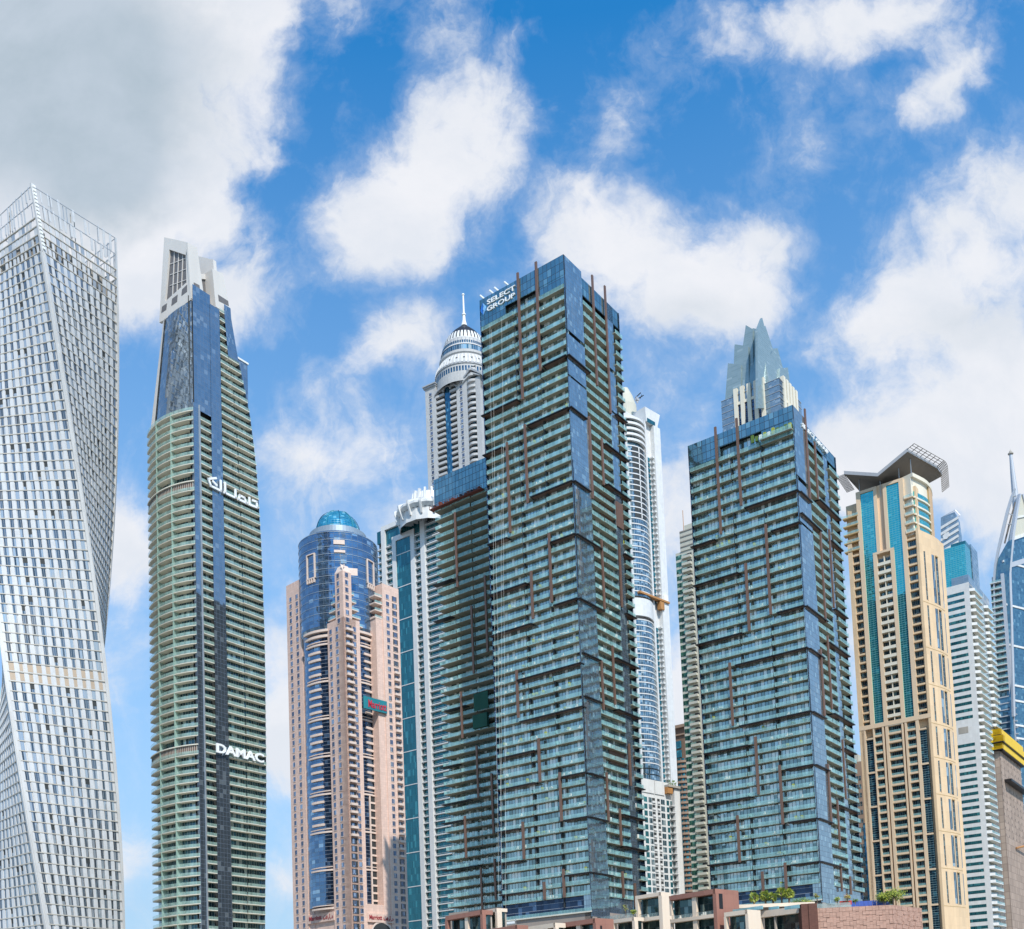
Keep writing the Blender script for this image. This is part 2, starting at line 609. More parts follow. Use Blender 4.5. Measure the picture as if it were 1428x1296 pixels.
t.links.new(noise(t, tcw.outputs['Object'], 0.6, 4), bp.inputs['Height'])
t.links.new(bp.outputs[0], b.inputs['Normal'])
g = MB().face([(-9000, 12, -2), (9000, 12, -2), (9000, 171, -2), (-9000, 171, -2)], 'water')
part('water', g, None)['kind'] = 'structure'
g = MB().face([(-9000, -9000, 5), (9000, -9000, 5), (9000, 12, 5), (-9000, 12, 5)], 'ground')
g.face([(-9000, 12, -3), (9000, 12, -3), (9000, 12, 5), (-9000, 12, 5)], 'ground')
part('promenade', g, None)['kind'] = 'structure'


# ------------------------------------------------------------------ the three glass balcony towers
def gate_tower(label, P0, Y, left_px, right_px, finsL, finsR, ledL, ledR, py_low, p, screen, wbase=None, degL=-53.8, degR=36.2, L=None, R=None, rsplit=None, seed=1, lsplit=(0.31, 0.60), topcut=0.0, ptop=3.95, ntop=6):
    rnd = random.Random(seed)
    P = at(P0[0], P0[1], Y)
    L = Plane(P, degL)
    R = Plane(P, degR)
    zt = P.z
    wL = L.u(*left_px)
    wR = R.u(*right_px) if right_px else 34.0
    zlow = L.z(P0[0] + 30, py_low)
    root = thing('glass_tower', label, 'tower', (P.x, P.y, 0))
    D = 1.6                                   # balcony depth
    zs = [zt - screen - i * ptop for i in range(ntop)]
    zs += floors(zs[-1] - ptop, zlow, p)
    # solid core just behind the glazing, one wall per face
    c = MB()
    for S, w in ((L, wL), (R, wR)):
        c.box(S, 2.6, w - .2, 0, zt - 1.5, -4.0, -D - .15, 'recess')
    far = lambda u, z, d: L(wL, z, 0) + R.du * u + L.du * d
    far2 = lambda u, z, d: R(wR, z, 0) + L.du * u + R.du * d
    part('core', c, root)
    part('side_wall', MB().box(far, 0, wR, zlow, zt - 2, -.4, -.05, 'navy_glass'), root)
    part('side_wall', MB().box(far2, 0, wL, zlow, zt - 2, -.4, -.05, 'navy_glass'), root)  # side faces mostly unseen, glass darkened for the golden tower's reflections
    part('roof', MB().face([L(0.3, zt - 3, -.3), L(wL - .3, zt - 3, -.3), L(wL - .3, zt - 3, -.3) + R.du * (wR - 1), R(wR - .3, zt - 3, -.3)], 'concrete'), root)
    # left face: screen, windows, balconies
    part('glass_screen', MB().box(L, 0, wL, zt - screen + 4.2 + topcut, zt, -.35, 0, 'gate_screen', back=True), root)
    part('glass_screen', MB().box(L, 0.3, wL * lsplit[0] - .6, zt - screen + 1.2, zt - screen + 4.2 + topcut, -.5, -.1, 'gate_screen'), root)
    part('glass_screen', MB().box(L, wL * .69, wL, zt - screen + 1.2, zt - screen + 4.2 + topcut, -.5, -.02, 'gate_screen'), root)
    wins, bal = [], []
    bays = [(0.5, wL * lsplit[0] - .25), (wL * lsplit[0] + .25, wL * lsplit[1] - .25), (wL * lsplit[1] + .25, wL - .3)]
    nxt = {round(z, 2): z - z2 for z, z2 in zip(zs, zs[1:])}
    for z in [zs[0] + p] + zs:
        ph = nxt.get(round(z, 2), p)
        for k, (a, b) in enumerate(bays):
            if z > zs[0]:
                w = MB().box(L, a - .25, b + .25, z - p + .25, zt - screen + 4.2 + topcut, -D - .1, -D, 'gate_glass')
            else:
                w = MB().box(L, a - .25, b + .25, z - ph + .02, z - .32, -D - .1, -D + rnd.uniform(0, .12), 'gate_glass')
            w.key = (b - a) - (zt - z) * .001
            wins.append(w)
    wl_ranges = [(u0, u1, z) for (u0, u1, z) in ((min(L.u(x0, y0), L.u(x1, y1)), max(L.u(x0, y0), L.u(x1, y1)), L.z(x1, y1)) for x0, y0, x1, y1 in ledL)]
    snap = lambda z: min(zs, key=lambda q: abs(q - z))
    led_at = {}
    for u0, u1, z in wl_ranges:
        led_at.setdefault(round(snap(z), 2), []).append((max(u0, -.4), min(u1, wL + .6)))
    for z in zs:
        lr = led_at.get(round(z, 2), [])
        for k, (a, b) in enumerate(bays):
            off = (0, .22, .1)[k] + rnd.uniform(-.05, .05)
            mid = (a + b) / 2
            s = MB().box(L, a, b, z - .34, z, -D, -off, 'slab')
            r = MB().box(L, a + .02, b - .02, z - .30, z + 1.12, -off, -off + .05, 'gate_rail')
            r.box(L, a, a + .05, z, z + 1.12, -D, -off - .02, 'gate_rail')
            r.box(L, b - .05, b, z, z + 1.12, -D, -off - .02, 'gate_rail')
            subs = [('railing', r)]
            if k < 2 and rnd.random() < .7:
                s.box(L, b - .1, b + .4, z - p + .1, z - .34, -D, -D + .9, 'recess')
            if rnd.random() < .6 * min(1.0, (zt - z) / 120):       # chairs, tables and pots on the balcony
                for q in range(rnd.randint(1, 4)):
                    uu = rnd.uniform(a + .4, b - 1.2)
                    kind = rnd.choice(('balcony_chair', 'balcony_table', 'potted_plant', 'balcony_chair'))
                    f = MB()
                    if kind == 'potted_plant':
                        f.box(L, uu, uu + .5, z, z + .5, -1.0, -.5, 'planter').box(L, uu - .1, uu + .6, z + .5, z + rnd.uniform(1.0, 1.7), -1.1, -.4, 'leaf_yellow')
                    elif kind == 'balcony_table':
                        f.box(L, uu, uu + rnd.uniform(.8, 1.5), z + .4, z + .75, -1.2, -.4, rnd.choice(('furniture', 'white_paint')))
                    else:
                        f.box(L, uu, uu + .7, z + .2, z + .5, -1.1, -.5, 'furniture').box(L, uu, uu + .14, z + .5, z + 1.05, -1.1, -.5, 'furniture')
                    subs.append((kind, f))
            s.key = (b - a) - (zt - z) * .001 + (.5 if k == 0 else 0)
            bal.append((s, subs))
    for z, rr in led_at.items():
        for a, b in rr:
            part('canopy', MB().box(L, a, b, z - .70, z - .36, -D, .9, 'dark_metal', back=True).box(L, a + .4, b - .4, z - .76, z - .71, -D + .1, .35, 'bronze'), root)
    # right face: corner strip, balcony bay, glass column, end bay
    f1, f2, f3 = [R.u(x, y) for x, y in rsplit]
    strip = []
    for z in [zt] + zs[::4]:
        z1 = min(z, zt) if z == zt else z - .36
        z0 = max((zs[0] if z == zt else z - 4 * p), zlow - p) - .33
        if z1 - z0 > 1:
            w = MB().box(R, 0.02, f1, z0, z1, -.3, rnd.uniform(0, .03), 'gate_strip')
            w.key = 5
            strip.append(w)
            w = MB().box(R, f2, f3, z0, min(z1, zt - 2), -D, -.25, 'gate_strip')
            w.key = 4
            strip.append(w)
    many('glazing_panel', strip, root)
    part('glass_screen', MB().box(R, f1, wR, zt - screen + 3.2, zt - 1.8, -.6, -.25, 'gate_screen', back=True), root)
    led_r = {}
    for x0, y0, x1, y1 in ledR:
        u0, z0 = R.uz(x0, y0)
        u1, z1 = R.uz(x1, y1)
        led_r.setdefault(round(snap((z0 + z1) / 2), 2), []).append((max(-.4, u0), min(u1, wR + 1.2)))
    for z in zs:
        for k, (a, b) in enumerate(((f1 + .1, (f1 + f2) / 2 - .1), ((f1 + f2) / 2 + .1, f2 - .1), (f3 + .1, wR + .8))):
            o = .35 if k == 2 else rnd.uniform(-.1, .1)
            s = MB().box(R, a, b, z - .34, z, -D, o, 'slab')
            r = MB().box(R, a + .02, b - .02, z - .30, z + 1.12, o, o + .05, 'gate_rail')
            r.box(R, b - .05, b, z, z + 1.12, -D, o - .02, 'gate_rail')
            subs = [('railing', r)]
            if rnd.random() < .4 * min(1.0, (zt - z) / 120):
                uu = rnd.uniform(a, b - 1)
                subs.append(('balcony_chair', MB().box(R, uu, uu + .7, z, z + rnd.choice((.5, .8, 1.4)), -1.0, -.4, rnd.choice(('furniture', 'leaf_yellow', 'white_paint', 'planter')))))
            s.key = (b - a) - (zt - z) * .001 + (1 if k < 2 else 0)
            bal.append((s, subs))
        for a, b in ((f1, f2), (f3, wR)):
            w = MB().box(R, a, b, z - nxt.get(round(z, 2), p) + .02, z - .32, -D - .1, -D + rnd.uniform(0, .12), 'gate_glass')
            w.key = (b - a) - (zt - z) * .001
            wins.append(w)
    for z, rr in led_r.items():
        for a, b in rr:
            part('canopy', MB().box(R, a, b, z - .70, z - .36, -D, .9, 'dark_metal', back=True).box(R, a + .4, b - .4, z - .76, z - .71, -D + .1, .35, 'bronze'), root)
    many('balcony', bal, root)
    many('window', wins, root)
    # bronze fins
    for S, lst in ((L, finsL), (R, finsR)):
        for x0, y0, x1, y1 in lst:
            u, z1 = S.uz((x0 + x1) / 2, y0, .5)
            u = S.uz((x0 + x1) / 2, (y0 + y1) / 2, .5)[0]
            z0 = S.z(x1, y1, ) if False else S.uz(x1, y1, .5)[1]
            f = MB().box(S, u - .42, u + .42, z0, z1, .1, .62, 'bronze', back=True)
            part('fin', f, root)
    # corner post
    part('corner_post', MB().box(L, -.02, .22, zlow - p, zt - .05, -.5, -.02, 'dark_metal'), root)
    # glazed storey and plinth below the balconies
    zz0 = zs[-1] - .35
    part('lobby_glass', MB().box(L, .3, wL - .2, zz0 - 5.2, zz0, -3, -1.0, 'navy_glass').box(R, .2, wR, zz0 - 5.2, zz0, -3, -.4, 'gate_strip'), root)
    part('terrace_slab', MB().box(L, 0, wL, zz0 - 5.6, zz0 - 5.2, -3, .2, 'slab_light').box(L, 0, wL, zz0 - 5.2, zz0 - 4.1, .1, .16, 'gate_rail'), root)
    part('plinth', MB().box(L, 0, wL, 0, zz0 - 5.62, -3, -.4, 'podium_stone').box(R, .4, wR, 0, zz0 - 5.2, -3, -.3, 'podium_stone'), root)
    return root, L, R, wL, wR, zt, zs


FA_L = [(721, 378.5, 729, 557), (746, 363.5, 754, 517), (706, 616, 711.6, 743), (731, 591, 736, 701.5), (765, 743, 769.4, 840), (740, 796, 743, 863), (720, 934, 722.4, 1001), (750.4, 1029.5, 752.9, 1090.8), (780.4, 1077, 782.4, 1145.5), (728.5, 1146, 730.4, 1198), (785.5, 1212, 786.4, 1251.6), (758.6, 1230, 759, 1254.7)]
FA_R = [(825.6, 387.5, 834, 538.5), (842.6, 403, 853.4, 577.8), (821.5, 583, 828, 695.7), (839.5, 612.5, 842.6, 676.4), (839.5, 754, 843.6, 849.5), (863.7, 760, 868.3, 847), (854.6, 901.6, 858.4, 982.5), (839.5, 922, 842, 990), (878, 1038, 880, 1096), (846.7, 1077.7, 849, 1146), (865, 1128, 867, 1179.4), (868.7, 1215.6, 870, 1252), (886, 1232, 887, 1265)]
LA_L = [(758, 511, 791, 497), (670, 583, 723, 558), (736, 595, 794, 568.5), (672, 637, 702, 624.5), (741, 696, 799.5, 674), (680.8, 754.7, 708.5, 743), (768.6, 750, 802.5, 737), (683, 824, 734.7, 804.8), (773, 836, 806, 825.6), (682, 879, 741.6, 861.8), (722, 940, 811, 915.7), (725.5, 999.4, 814, 976), (689, 1049.5, 746, 1038), (691.5, 1099, 747, 1089), (784, 1083, 821, 1075), (692, 1157, 724.7, 1152.5), (787, 1144, 823, 1136.6), (693, 1200.5, 726, 1196), (788.6, 1218.7, 825.6, 1213.6), (694.7, 1243.5, 753, 1237)]
LA_R = [(791, 497, 822, 528), (794, 568.5, 817, 587), (799.5, 674, 822.5, 690), (802.5, 737, 837, 760), (806, 825.6, 841, 845), (811, 915.7, 836, 926), (814, 976, 838, 986), (821, 1075, 842, 1082), (823, 1136.6, 846, 1143), (825.6, 1213.6, 853, 1218.7),
        (858, 579.5, 877, 595), (842.6, 619, 878, 647), (845.7, 675, 880, 697), (868.7, 764.7, 886.6, 776), (871, 848, 891, 858), (857, 910, 894, 927), (859.5, 981, 898, 996), (885, 1096, 904, 1101.6), (867, 1135, 906.5, 1143.7), (870, 1178, 907, 1185.6)]
towerA = gate_tower('tallest teal glass balcony tower with a white company name at its top left', (785.6, 354.6), 340, (668.5, 418.9), (863, 432), FA_L, FA_R, LA_L, LA_R, 1262, 3.6, 11.2, rsplit=((820.2, 597), (853.4, 597), (862.5, 597)))
rootA, LA, RA, wLA, wRA, ztA, zsA = towerA
zq = LA.z(700, 436)
text_on(LA, LA.u(680, 425), LA.z(680, 425.8), 0.12, 'SELECT', 2.35, 'white_sign', rootA, 'sign_lettering', -1, .15, width=LA.u(680, 425) - LA.u(719, 404), bold=.02)
text_on(LA, LA.u(680, 435), LA.z(680, 435.6), 0.12, 'GROUP', 2.35, 'white_sign', rootA, 'sign_lettering', -1, .15, width=LA.u(680, 435) - LA.u(719, 416), bold=.02)
lg = MB()
uu, zz = LA.uz(674.3, 431.5)
for s_, mt, o in ((1, 'blue_logo_light', 0), (-1, 'blue_logo', 0)):
    pts = [(0, 5.2), (1.1, 2.2), (1.5, 0), (1.0, -2.2), (0, -5.2), (.25, -1.5), (-.15, 0), (.3, 1.6)]
    fr = [LA(uu - s_ * x * .8, zz + y * s_ * .42, .3) for x, y in pts]
    bk = [LA(uu - s_ * x * .8, zz + y * s_ * .42, .0) for x, y in pts]
    lg.face(fr, mt)
    for i in range(len(pts)):
        j = (i + 1) % len(pts)
        lg.face([bk[i], bk[j], fr[j], fr[i]], mt)
part('sign_emblem', lg, rootA)
for x, y in ((677, 415), (690, 407), (697, 403), (711, 395)):       # white rods on the roof edge
    a = LA(LA.u(x, y), ztA, -1)
    b_ = a + LA.du * 2.6 + Vector((0, 0, 2.1)) + LA.n * .6
    part('roof_mast', MB().bar(a - Vector((0, 0, 1)), b_, .32, 'white_paint', 6), rootA)
zz = zsA[0]
# brown panel column on the right face (plant floor)
u0, u1 = RA.u(862, 740), RA.u(868.5, 740)
part('louvre_panel', MB().box(RA, u0 - .5, u1 + .6, RA.z(866, 737), RA.z(864, 702), -.25, .1, 'bronze'), rootA)
part('louvre_panel', MB().box(RA, RA.u(842, 720), u0, RA.z(850, 725), RA.z(850, 690), -1.5, -1.2, 'bronze'), rootA)
part('louvre_panel', MB().box(RA, RA.u(855, 1060), RA.u(889, 1060), RA.z(868, 1067), RA.z(868, 1041), -1.5, -1.2, 'bronze'), rootA)

FB_L = [(996.5, 594, 1005.7, 744.7), (1026, 582, 1034, 705), (1067, 730, 1075, 857), (1039.5, 784.7, 1044.7, 880), (1017, 923.7, 1021.9, 1012), (1053.6, 1027, 1057, 1108), (1087.4, 1066.7, 1091, 1150), (1028.6, 1137, 1030.7, 1203), (1094.8, 1203, 1096, 1240.5), (1063, 1215.5, 1063.8, 1244)]
FB_R = [(1123, 575, 1130.6, 699), (1136.5, 619, 1141.7, 696.7), (1144.7, 743.5, 1152, 868), (1156.5, 742, 1164, 848), (1154.6, 889, 1160.7, 989), (1145, 907.7, 1151, 999), (1176, 1033, 1179.8, 1114), (1156, 1066.7, 1159.5, 1150), (1168.6, 1116.7, 1172, 1183), (1173, 1204.8, 1174.5, 1243), (1186.4, 1222.6, 1187.4, 1247.6)]
LB_L = [(1038.5, 701.6, 1113.8, 677), (1075.5, 733.7, 1116, 722.6), (963, 756.5, 997.8, 744.7), (967, 812.6, 1030, 792), (1084, 851, 1122.5, 842), (970.6, 896.5, 1035.5, 880), (1026, 926, 1127.4, 902.7), (1031, 1007, 1132, 986.7), (982, 1046.4, 1044, 1034.5), (1096, 1069.5, 1135.7, 1063.8), (984.5, 1118, 1047.6, 1108), (1100, 1145.7, 1140.5, 1141.7), (987, 1148, 1026, 1143), (1103.6, 1207.9, 1144, 1203.6), (985.7, 1204.8, 1029.8, 1202)]
LB_R = [(1113.8, 677, 1130, 693), (1116, 722.6, 1144, 743), (1122.5, 842, 1152, 862), (1127.4, 902.7, 1148, 915), (1132, 986.7, 1150, 996), (1135.7, 1063.8, 1155, 1071), (1140.5, 1141.7, 1160, 1146.7), (1144, 1203.6, 1174, 1208),
        (1141, 697, 1170, 722), (1157, 750, 1173, 762), (1163, 848, 1180, 858), (1154, 889, 1183, 914), (1161, 990, 1189, 1004), (1176, 1040, 1192, 1050), (1168, 1120, 1196, 1131)]
rootB, LB, RB, wLB, wRB, ztB, zsB = gate_tower('teal glass balcony tower right of centre standing in front of the pointed crystal spire', (1105.2, 564.6), 345, (958.8, 620), (1165.5, 640), FB_L, FB_R, LB_L, LB_R, 1243, 3.55, 9.5, rsplit=((1137, 800), (1158.5, 800), (1163.8, 800)), seed=5, topcut=.5)
text_on(RB, RB.u(1118, 596), RB.z(1140, 619.5), 0.1, 'SELECT GROUP', 2.1, 'white_sign', rootB, 'sign_lettering', 1, .15, width=RB.u(1154, 632) - RB.u(1118, 596), bold=.03)
# the two roof terrace balconies with planting at the top right of the left face
f = MB().box(LB, LB.u(1105, 590), LB.u(1061, 602), ztB - 8.6, ztB - 8.2, -.3, 1.3, 'slab').box(LB, LB.u(1105, 590), LB.u(1061, 602), ztB - 8.6, ztB - 7.0, 1.3, 1.36, 'gate_rail')
for q in range(10):
    a = .6 + q * 1.5
    f.box(LB, a, a + 1.0, ztB - 8.2, ztB - 6.6 + random.random(), .3, .9, random.choice(('leaf', 'leaf_yellow', 'leaf', 'furniture')))
part('roof_terrace', f, rootB)

# ------------------------------------------------------------------ dark tower beside it, in its shade
YA2 = LA(wLA, 0, 0).y
PC = at(694, 660, YA2 + 24)
SC = Plane(PC, -53.8)
rc = thing('glass_tower', 'dark shaded glass balcony tower with a red rusty cradle rail below its blue glass top', 'tower', (PC.x, PC.y, 0))
uC = SC.u(606, 714)
zCt = SC.z(607, 669)
zC0 = SC.z(606, 714)
rnd = random.Random(3)
part('core', MB().box(SC, -14, uC - .3, 0, zCt - 1, -26, -3.65, 'recess', back=True), rc)
part('glass_screen', MB().box(SC, -14, uC, zC0 + 1.2, zCt, -.4, 0, 'gate_screen', back=True), rc)
bal, wins = [], []
zlowC = SC.z(640, 1268)
uA = [SC.u(x, 800) for x in (688, 660, 634)]
bays = [(uA[0], uA[1] - .2), (uA[1] + .2, uA[2] - .2), (uA[2] + .2, uC - .2)]
zsC = floors(zC0, zlowC, 3.6)
for z in zsC:
    for k, (a, b) in enumerate(bays):
        o = (0, .25, .05)[k] + rnd.uniform(-.1, .1)
        s = MB().box(SC, a, b, z - .34, z, -3.5, o, 'slab')  # balconies made extra deep to darken the glass behind them
        r = MB().box(SC, a + .02, b - .02, z - .3, z + 1.12, o, o + .05, 'gate_rail').box(SC, b - .05, b, z, z + 1.12, -1.9, o, 'gate_rail')
        subs = [('railing', r)]
        if rnd.random() < .2:
            uu = rnd.uniform(a, b - 1.2)
            subs.append(('balcony_chair', MB().box(SC, uu, uu + .9, z, z + rnd.choice((.5, .9, 1.3)), -1.2, -.5, rnd.choice(('furniture', 'planter', 'white_paint')))))
        s.key = b - a - (zCt - z) * .001
        bal.append((s, subs))
        w = MB().box(SC, a - .2, b + .2, z - 3.6, z - .34, -3.6, -3.5 + rnd.uniform(0, .1), 'gate_glass')
        w.key = s.key
        wins.append(w)
many('balcony', bal, rc)
many('window', wins, rc)
for x0, y0, x1, y1 in [(634, 715, 635, 820), (674.5, 803, 678, 910), (656, 845, 659, 940), (642, 965, 643.7, 1030), (664, 1040, 665.5, 1113), (684, 1079, 687, 1163), (647, 1138, 649.5, 1197), (670, 1210, 671.5, 1270), (689, 1198, 690.5, 1255)]:
    u, z1 = SC.uz((x0 + x1) / 2, y0, .5)
    part('fin', MB().box(SC, u - .42, u + .42, SC.uz(x1, y1, .5)[1], z1, .3, .8, 'bronze', back=True), rc)
for x0, y0, x1, y1 in [(606, 822, 632, 812), (607, 864, 630, 856), (622, 985, 650, 978), (616, 1063, 640, 1058), (618, 1120, 656, 1112), (618, 1144, 645, 1138), (620, 1222, 668, 1212)]:
    u0, u1 = SC.u(x0, y0), SC.u(x1, y1)
    zz = min(zsC, key=lambda q: abs(q - SC.z(x1, y1)))
    part('canopy', MB().box(SC, u1, u0 + .5, zz - .62, zz - .36, -1.9, .75, 'dark_metal', back=True), rc)
# rusty cradle rail and its hangers under the glass screen
cr = MB()
u0, u1 = SC.u(676, 690), SC.u(603, 714)
cr.box(SC, u0, u1, zC0 + .3, zC0 + .55, -.4, 1.9, 'red_rust', back=True)
cr.box(SC, u0, u1, zC0 + 1.4, zC0 + 1.5, 1.8, 1.9, 'red_rust')
u = u0
while u < u1:
    cr.box(SC, u, u + .15, zC0 + .5, zC0 + 1.5, 1.75, 1.9, 'red_rust')
    if rnd.random() < .6:
        cr.box(SC, u, u + rnd.uniform(.4, 1.4), zC0 + .5, zC0 + rnd.uniform(.9, 2.2), .2, 1.4, rnd.choice(('red_rust', 'red_rust', 'dark_metal')))
    u += 1.3
part('cradle_rail', cr, rc)
for x0, y0, x1, y1 in [(661, 1005, 677, 986), (612, 1000, 620, 990), (663, 1008, 682, 998)]:
    pass
gn = MB()
u0, z0 = SC.uz(662, 990)
gn.box(SC, SC.u(682, 985), SC.u(662, 985), SC.z(672, 990), SC.z(672, 966), .35, .5, 'green_net', back=True)
part('safety_net', gn, rc)
gn = MB().box(SC, SC.u(683, 1010), SC.u(663, 1010), SC.z(672, 1016), SC.z(672, 997), .35, 1.6, 'green_net', back=True)
part('safety_net', gn, rc)
part('plinth', MB().box(SC, -14, uC, 0, zlowC - 1, -4, -.5, 'podium_stone'), rc)

# window cleaning ropes hanging down the tall tower's left edge
k = 0
for (x0, y0, x1, y1) in [(683.5, 452, 696, 1255), (700.5, 445, 706, 1270), (686, 460, 701, 1240), (700, 620, 699, 1200)]:
    ua, za = LA.uz(x0, y0, 1.2)
    ub, zb = LA.uz(x1, y1, 1.2)
    r_ = MB()
    prev = None
    for i in range(15):
        q = LA(ua + (ub - ua) * i / 14 + sin(i * 1.3 + k) * .12, za + (zb - za) * i / 14, 1.3 + .15 * sin(i + k))
        if prev is not None:
            r_.bar(prev, q, .028, 'rope' if k != 2 else 'furniture', 4)
        prev = q
    o = part('rope', r_, None)
    tag(o, ('cleaning rope hanging down the outer left edge of the tall glass tower', 'right hand cleaning rope on the tall glass tower ending at the white cradle', 'yellowish cleaning rope crossing the tall glass tower face at a slant', 'short cleaning rope beginning halfway down the tall glass tower')[k], 'rope', 'window cleaning ropes')
    k += 1
ua, za = LA.uz(710, 1290, 1.5)
ck = thing('window_cleaning_cradle', 'small white window cleaning cradle hung low at the foot of the tall tower', 'cradle', LA(ua, za, 2))
w2 = LA.u(700, 1288) - LA.u(719, 1288)
part('platform', MB().box(LA, ua - w2 / 2, ua + w2 / 2, za, za + .2, 1.4, 2.2, 'steel', back=True), ck)
part('guard_rail', MB().box(LA, ua - w2 / 2, ua + w2 / 2, za + .25, za + 1.0, 2.1, 2.2, 'white_paint', back=True), ck)
for s_ in (-1, 1):
    part('hanger', MB().box(LA, ua + s_ * w2 / 2 - .1, ua + s_ * w2 / 2 + .1, za, za + 1.9, 1.5, 1.7, 'steel', back=True), ck)

# ------------------------------------------------------------------ white twisted tower on the left
panel('twist_wall', (0.55, 0.54, 0.53), 1.55, 3.7, 0.04, (0.6, 0.55, 0.48), 0.06, 0.4)
panel('twist_panel', (0.57, 0.57, 0.575), 0.8, 1.85, 0.03, (0.62, 0.60, 0.58), 0.05, 0.35)
plain('twist_band', (0.50, 0.46, 0.40), 0.6, var=0.12)
glass('twist_glass', (0.06, 0.08, 0.10), (0.19, 0.23, 0.28), (0.42, 0.46, 0.50), 0.75, 3.72, (0.45, 0.47, 0.49), 0.09, 0.0, 0.5, 0.28, 0.05, seed=4, ov=.04)
plain('twist_brown', (0.45, 0.35, 0.26), 0.7, var=0.15)
YT = 404.0
cT = Vector((-180.4, YT, 0))
RT = 24.5


def th(z):
    s_ = z / 300.0
    return -0.6534 + 2.01842 * s_ - 0.12624 * s_ * s_


class Twist:
    """k-th wall of the twisting square tower"""
    def __init__(s, k, R=RT):
        s.k, s.R, s.w = k, R, R * sqrt(2)

    def __call__(s, u, z, d):
        t0 = th(z) - s.k * pi / 2
        A = Vector((cos(t0), -sin(t0), 0)) * s.R
        t1 = t0 - pi / 2
        B = Vector((cos(t1), -sin(t1), 0)) * s.R
        p = A + (B - A) * (u / s.w)
        nn = (A + B).normalized()
        p = p + nn * d
        return Vector((cT.x + p.x, cT.y + p.y, z))


rt = thing('twisted_tower', 'white twisting tower with an open lattice crown at the left edge', 'tower', (cT.x, cT.y, 0))
fp = 3.72
zwin = 305.0                           # top of the windows
zbot = at(69, 1300, YT).z - 4
zlev = floors(zwin, zbot, fp)
rnd = random.Random(11)
wins, bals = [], []
for k in (0, -1, -2):
    S = Twist(k)
    w = S.w
    base = MB().quad(S, 0, w, zbot, zwin, 0, 'twist_wall', 24, len(zlev))
    band = MB()
    pan = MB()
    shift = 0.0
    nc = 11
    cw = (w - 1.6) / nc
    for i, z in enumerate(zlev[:-1]):
        band.box(S, 0, w, z - fp - .16, z - fp + .16, 0, .34, 'twist_band', nu=8)
        plant = 42 <= i <= 43 and k != 0
        shift += rnd.uniform(-.25, .25)
        shift = max(-.5, min(.5, shift))
        for c in range(nc):
            a = .8 + c * cw + shift * (0 if c in (0, nc - 1) else 1)
            ww = cw * rnd.choice((.36, .42, .46, .58))
            o = (cw - ww) / 2
            pan.box(S, a - o * .86, a + o * .8, z - fp + .17, z - .17, 0, .22, 'twist_panel')
            r_ = rnd.random()
            if plant and k == -1:
                q = MB().quad(S, a + o, a + o + ww, z - fp + .5, z - .4, .05, 'twist_brown')
            elif r_ < .17 and 1 < c < nc - 1 and (i % 2 == c % 2 or rnd.random() < .3):
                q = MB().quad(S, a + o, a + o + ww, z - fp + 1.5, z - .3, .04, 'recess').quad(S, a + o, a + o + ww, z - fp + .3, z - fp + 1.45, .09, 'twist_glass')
            else:
                q = MB().quad(S, a + o, a + o + ww, z - fp + .3, z - .3, .06, 'twist_glass')
            q.key = -abs(k + .4) * 40 - abs(z - 60) * .2
            wins.append(q)
    part('wall', base, rt)
    part('floor_bands', band, rt)['kind'] = 'stuff'
    part('cladding', pan, rt)
    part('corner_trim', MB().box(S, -.2, .75, zbot, zwin, 0, .5, 'twist_wall', nz=len(zlev)), rt)
    part('corner_trim', MB().box(S, w - .75, w + .2, zbot, zwin, 0, .5, 'twist_wall', nz=len(zlev)), rt)
many('window', wins, rt)
part('base', MB().box(Twist(0), 0, RT * sqrt(2), 0, zbot, -RT * sqrt(2) + .5, 0, 'twist_wall', back=True), rt)
# crown: two floors of loose panels, then open lattice
for k in (0, -1, 1, 2):
    S = Twist(k)
    w = S.w
    lat, pn = MB(), MB()
    z0 = zwin
    for i in range(5):
        z = z0 + i * 3.3
        lat.box(S, 0, w, z, z + .35, -.2, .35, 'twist_band', back=True)
        if i < 4:
            for c in range(15):
                a = .3 + c * (w - .6) / 15 + rnd.uniform(-.2, .2)
                if rnd.random() < (.96, .95, .9, .75)[i]:
                    pn.box(S, a, a + (w / 15) * rnd.choice((.45, .62, .8)), z + .4, z + 3.25, -.1, .15, rnd.choice(('twist_panel', 'twist_panel', 'twist_wall', 'steel')), back=True)
    z1 = z0 + 4 * 3.3
    for i in (1, 2):
        z = z1 + i * 6.2
        lat.box(S, 0, w, z, z + .18, -.1, .12, 'steel', back=True)
        for c in range(15):
            a = 1 + c * (w - 2) / 15 + rnd.uniform(-.5, .5)
            if rnd.random() < .85:
                pn.box(S, a, a + rnd.choice((.5, .8, 1.0)), z - 6.2 + rnd.uniform(.2, 2.5), z - rnd.uniform(-1.2, .6), -.05, .1, 'twist_panel', back=True)
            if rnd.random() < .35:
                lat.box(S, a, a + .14, z - 6.2, z, -.5, -.3, 'steel', back=True)
    part('crown_lattice', lat, rt)
    part('crown_panels', pn, rt)
    for a in (w * .45, w * .46 + 1.2):
        lat = MB().bar(S(a, z0 + 6, -1.5), S(a + .4, z1 + 12, -1.2), .18, 'concrete', 5)
        part('crown_strut', lat, rt)
    if k in (0, -1):
        part('crown_back', MB().box(S, 1, w - 1, zwin - 3, z0 + 9.5, -3.2, -2.6, 'concrete'), rt)
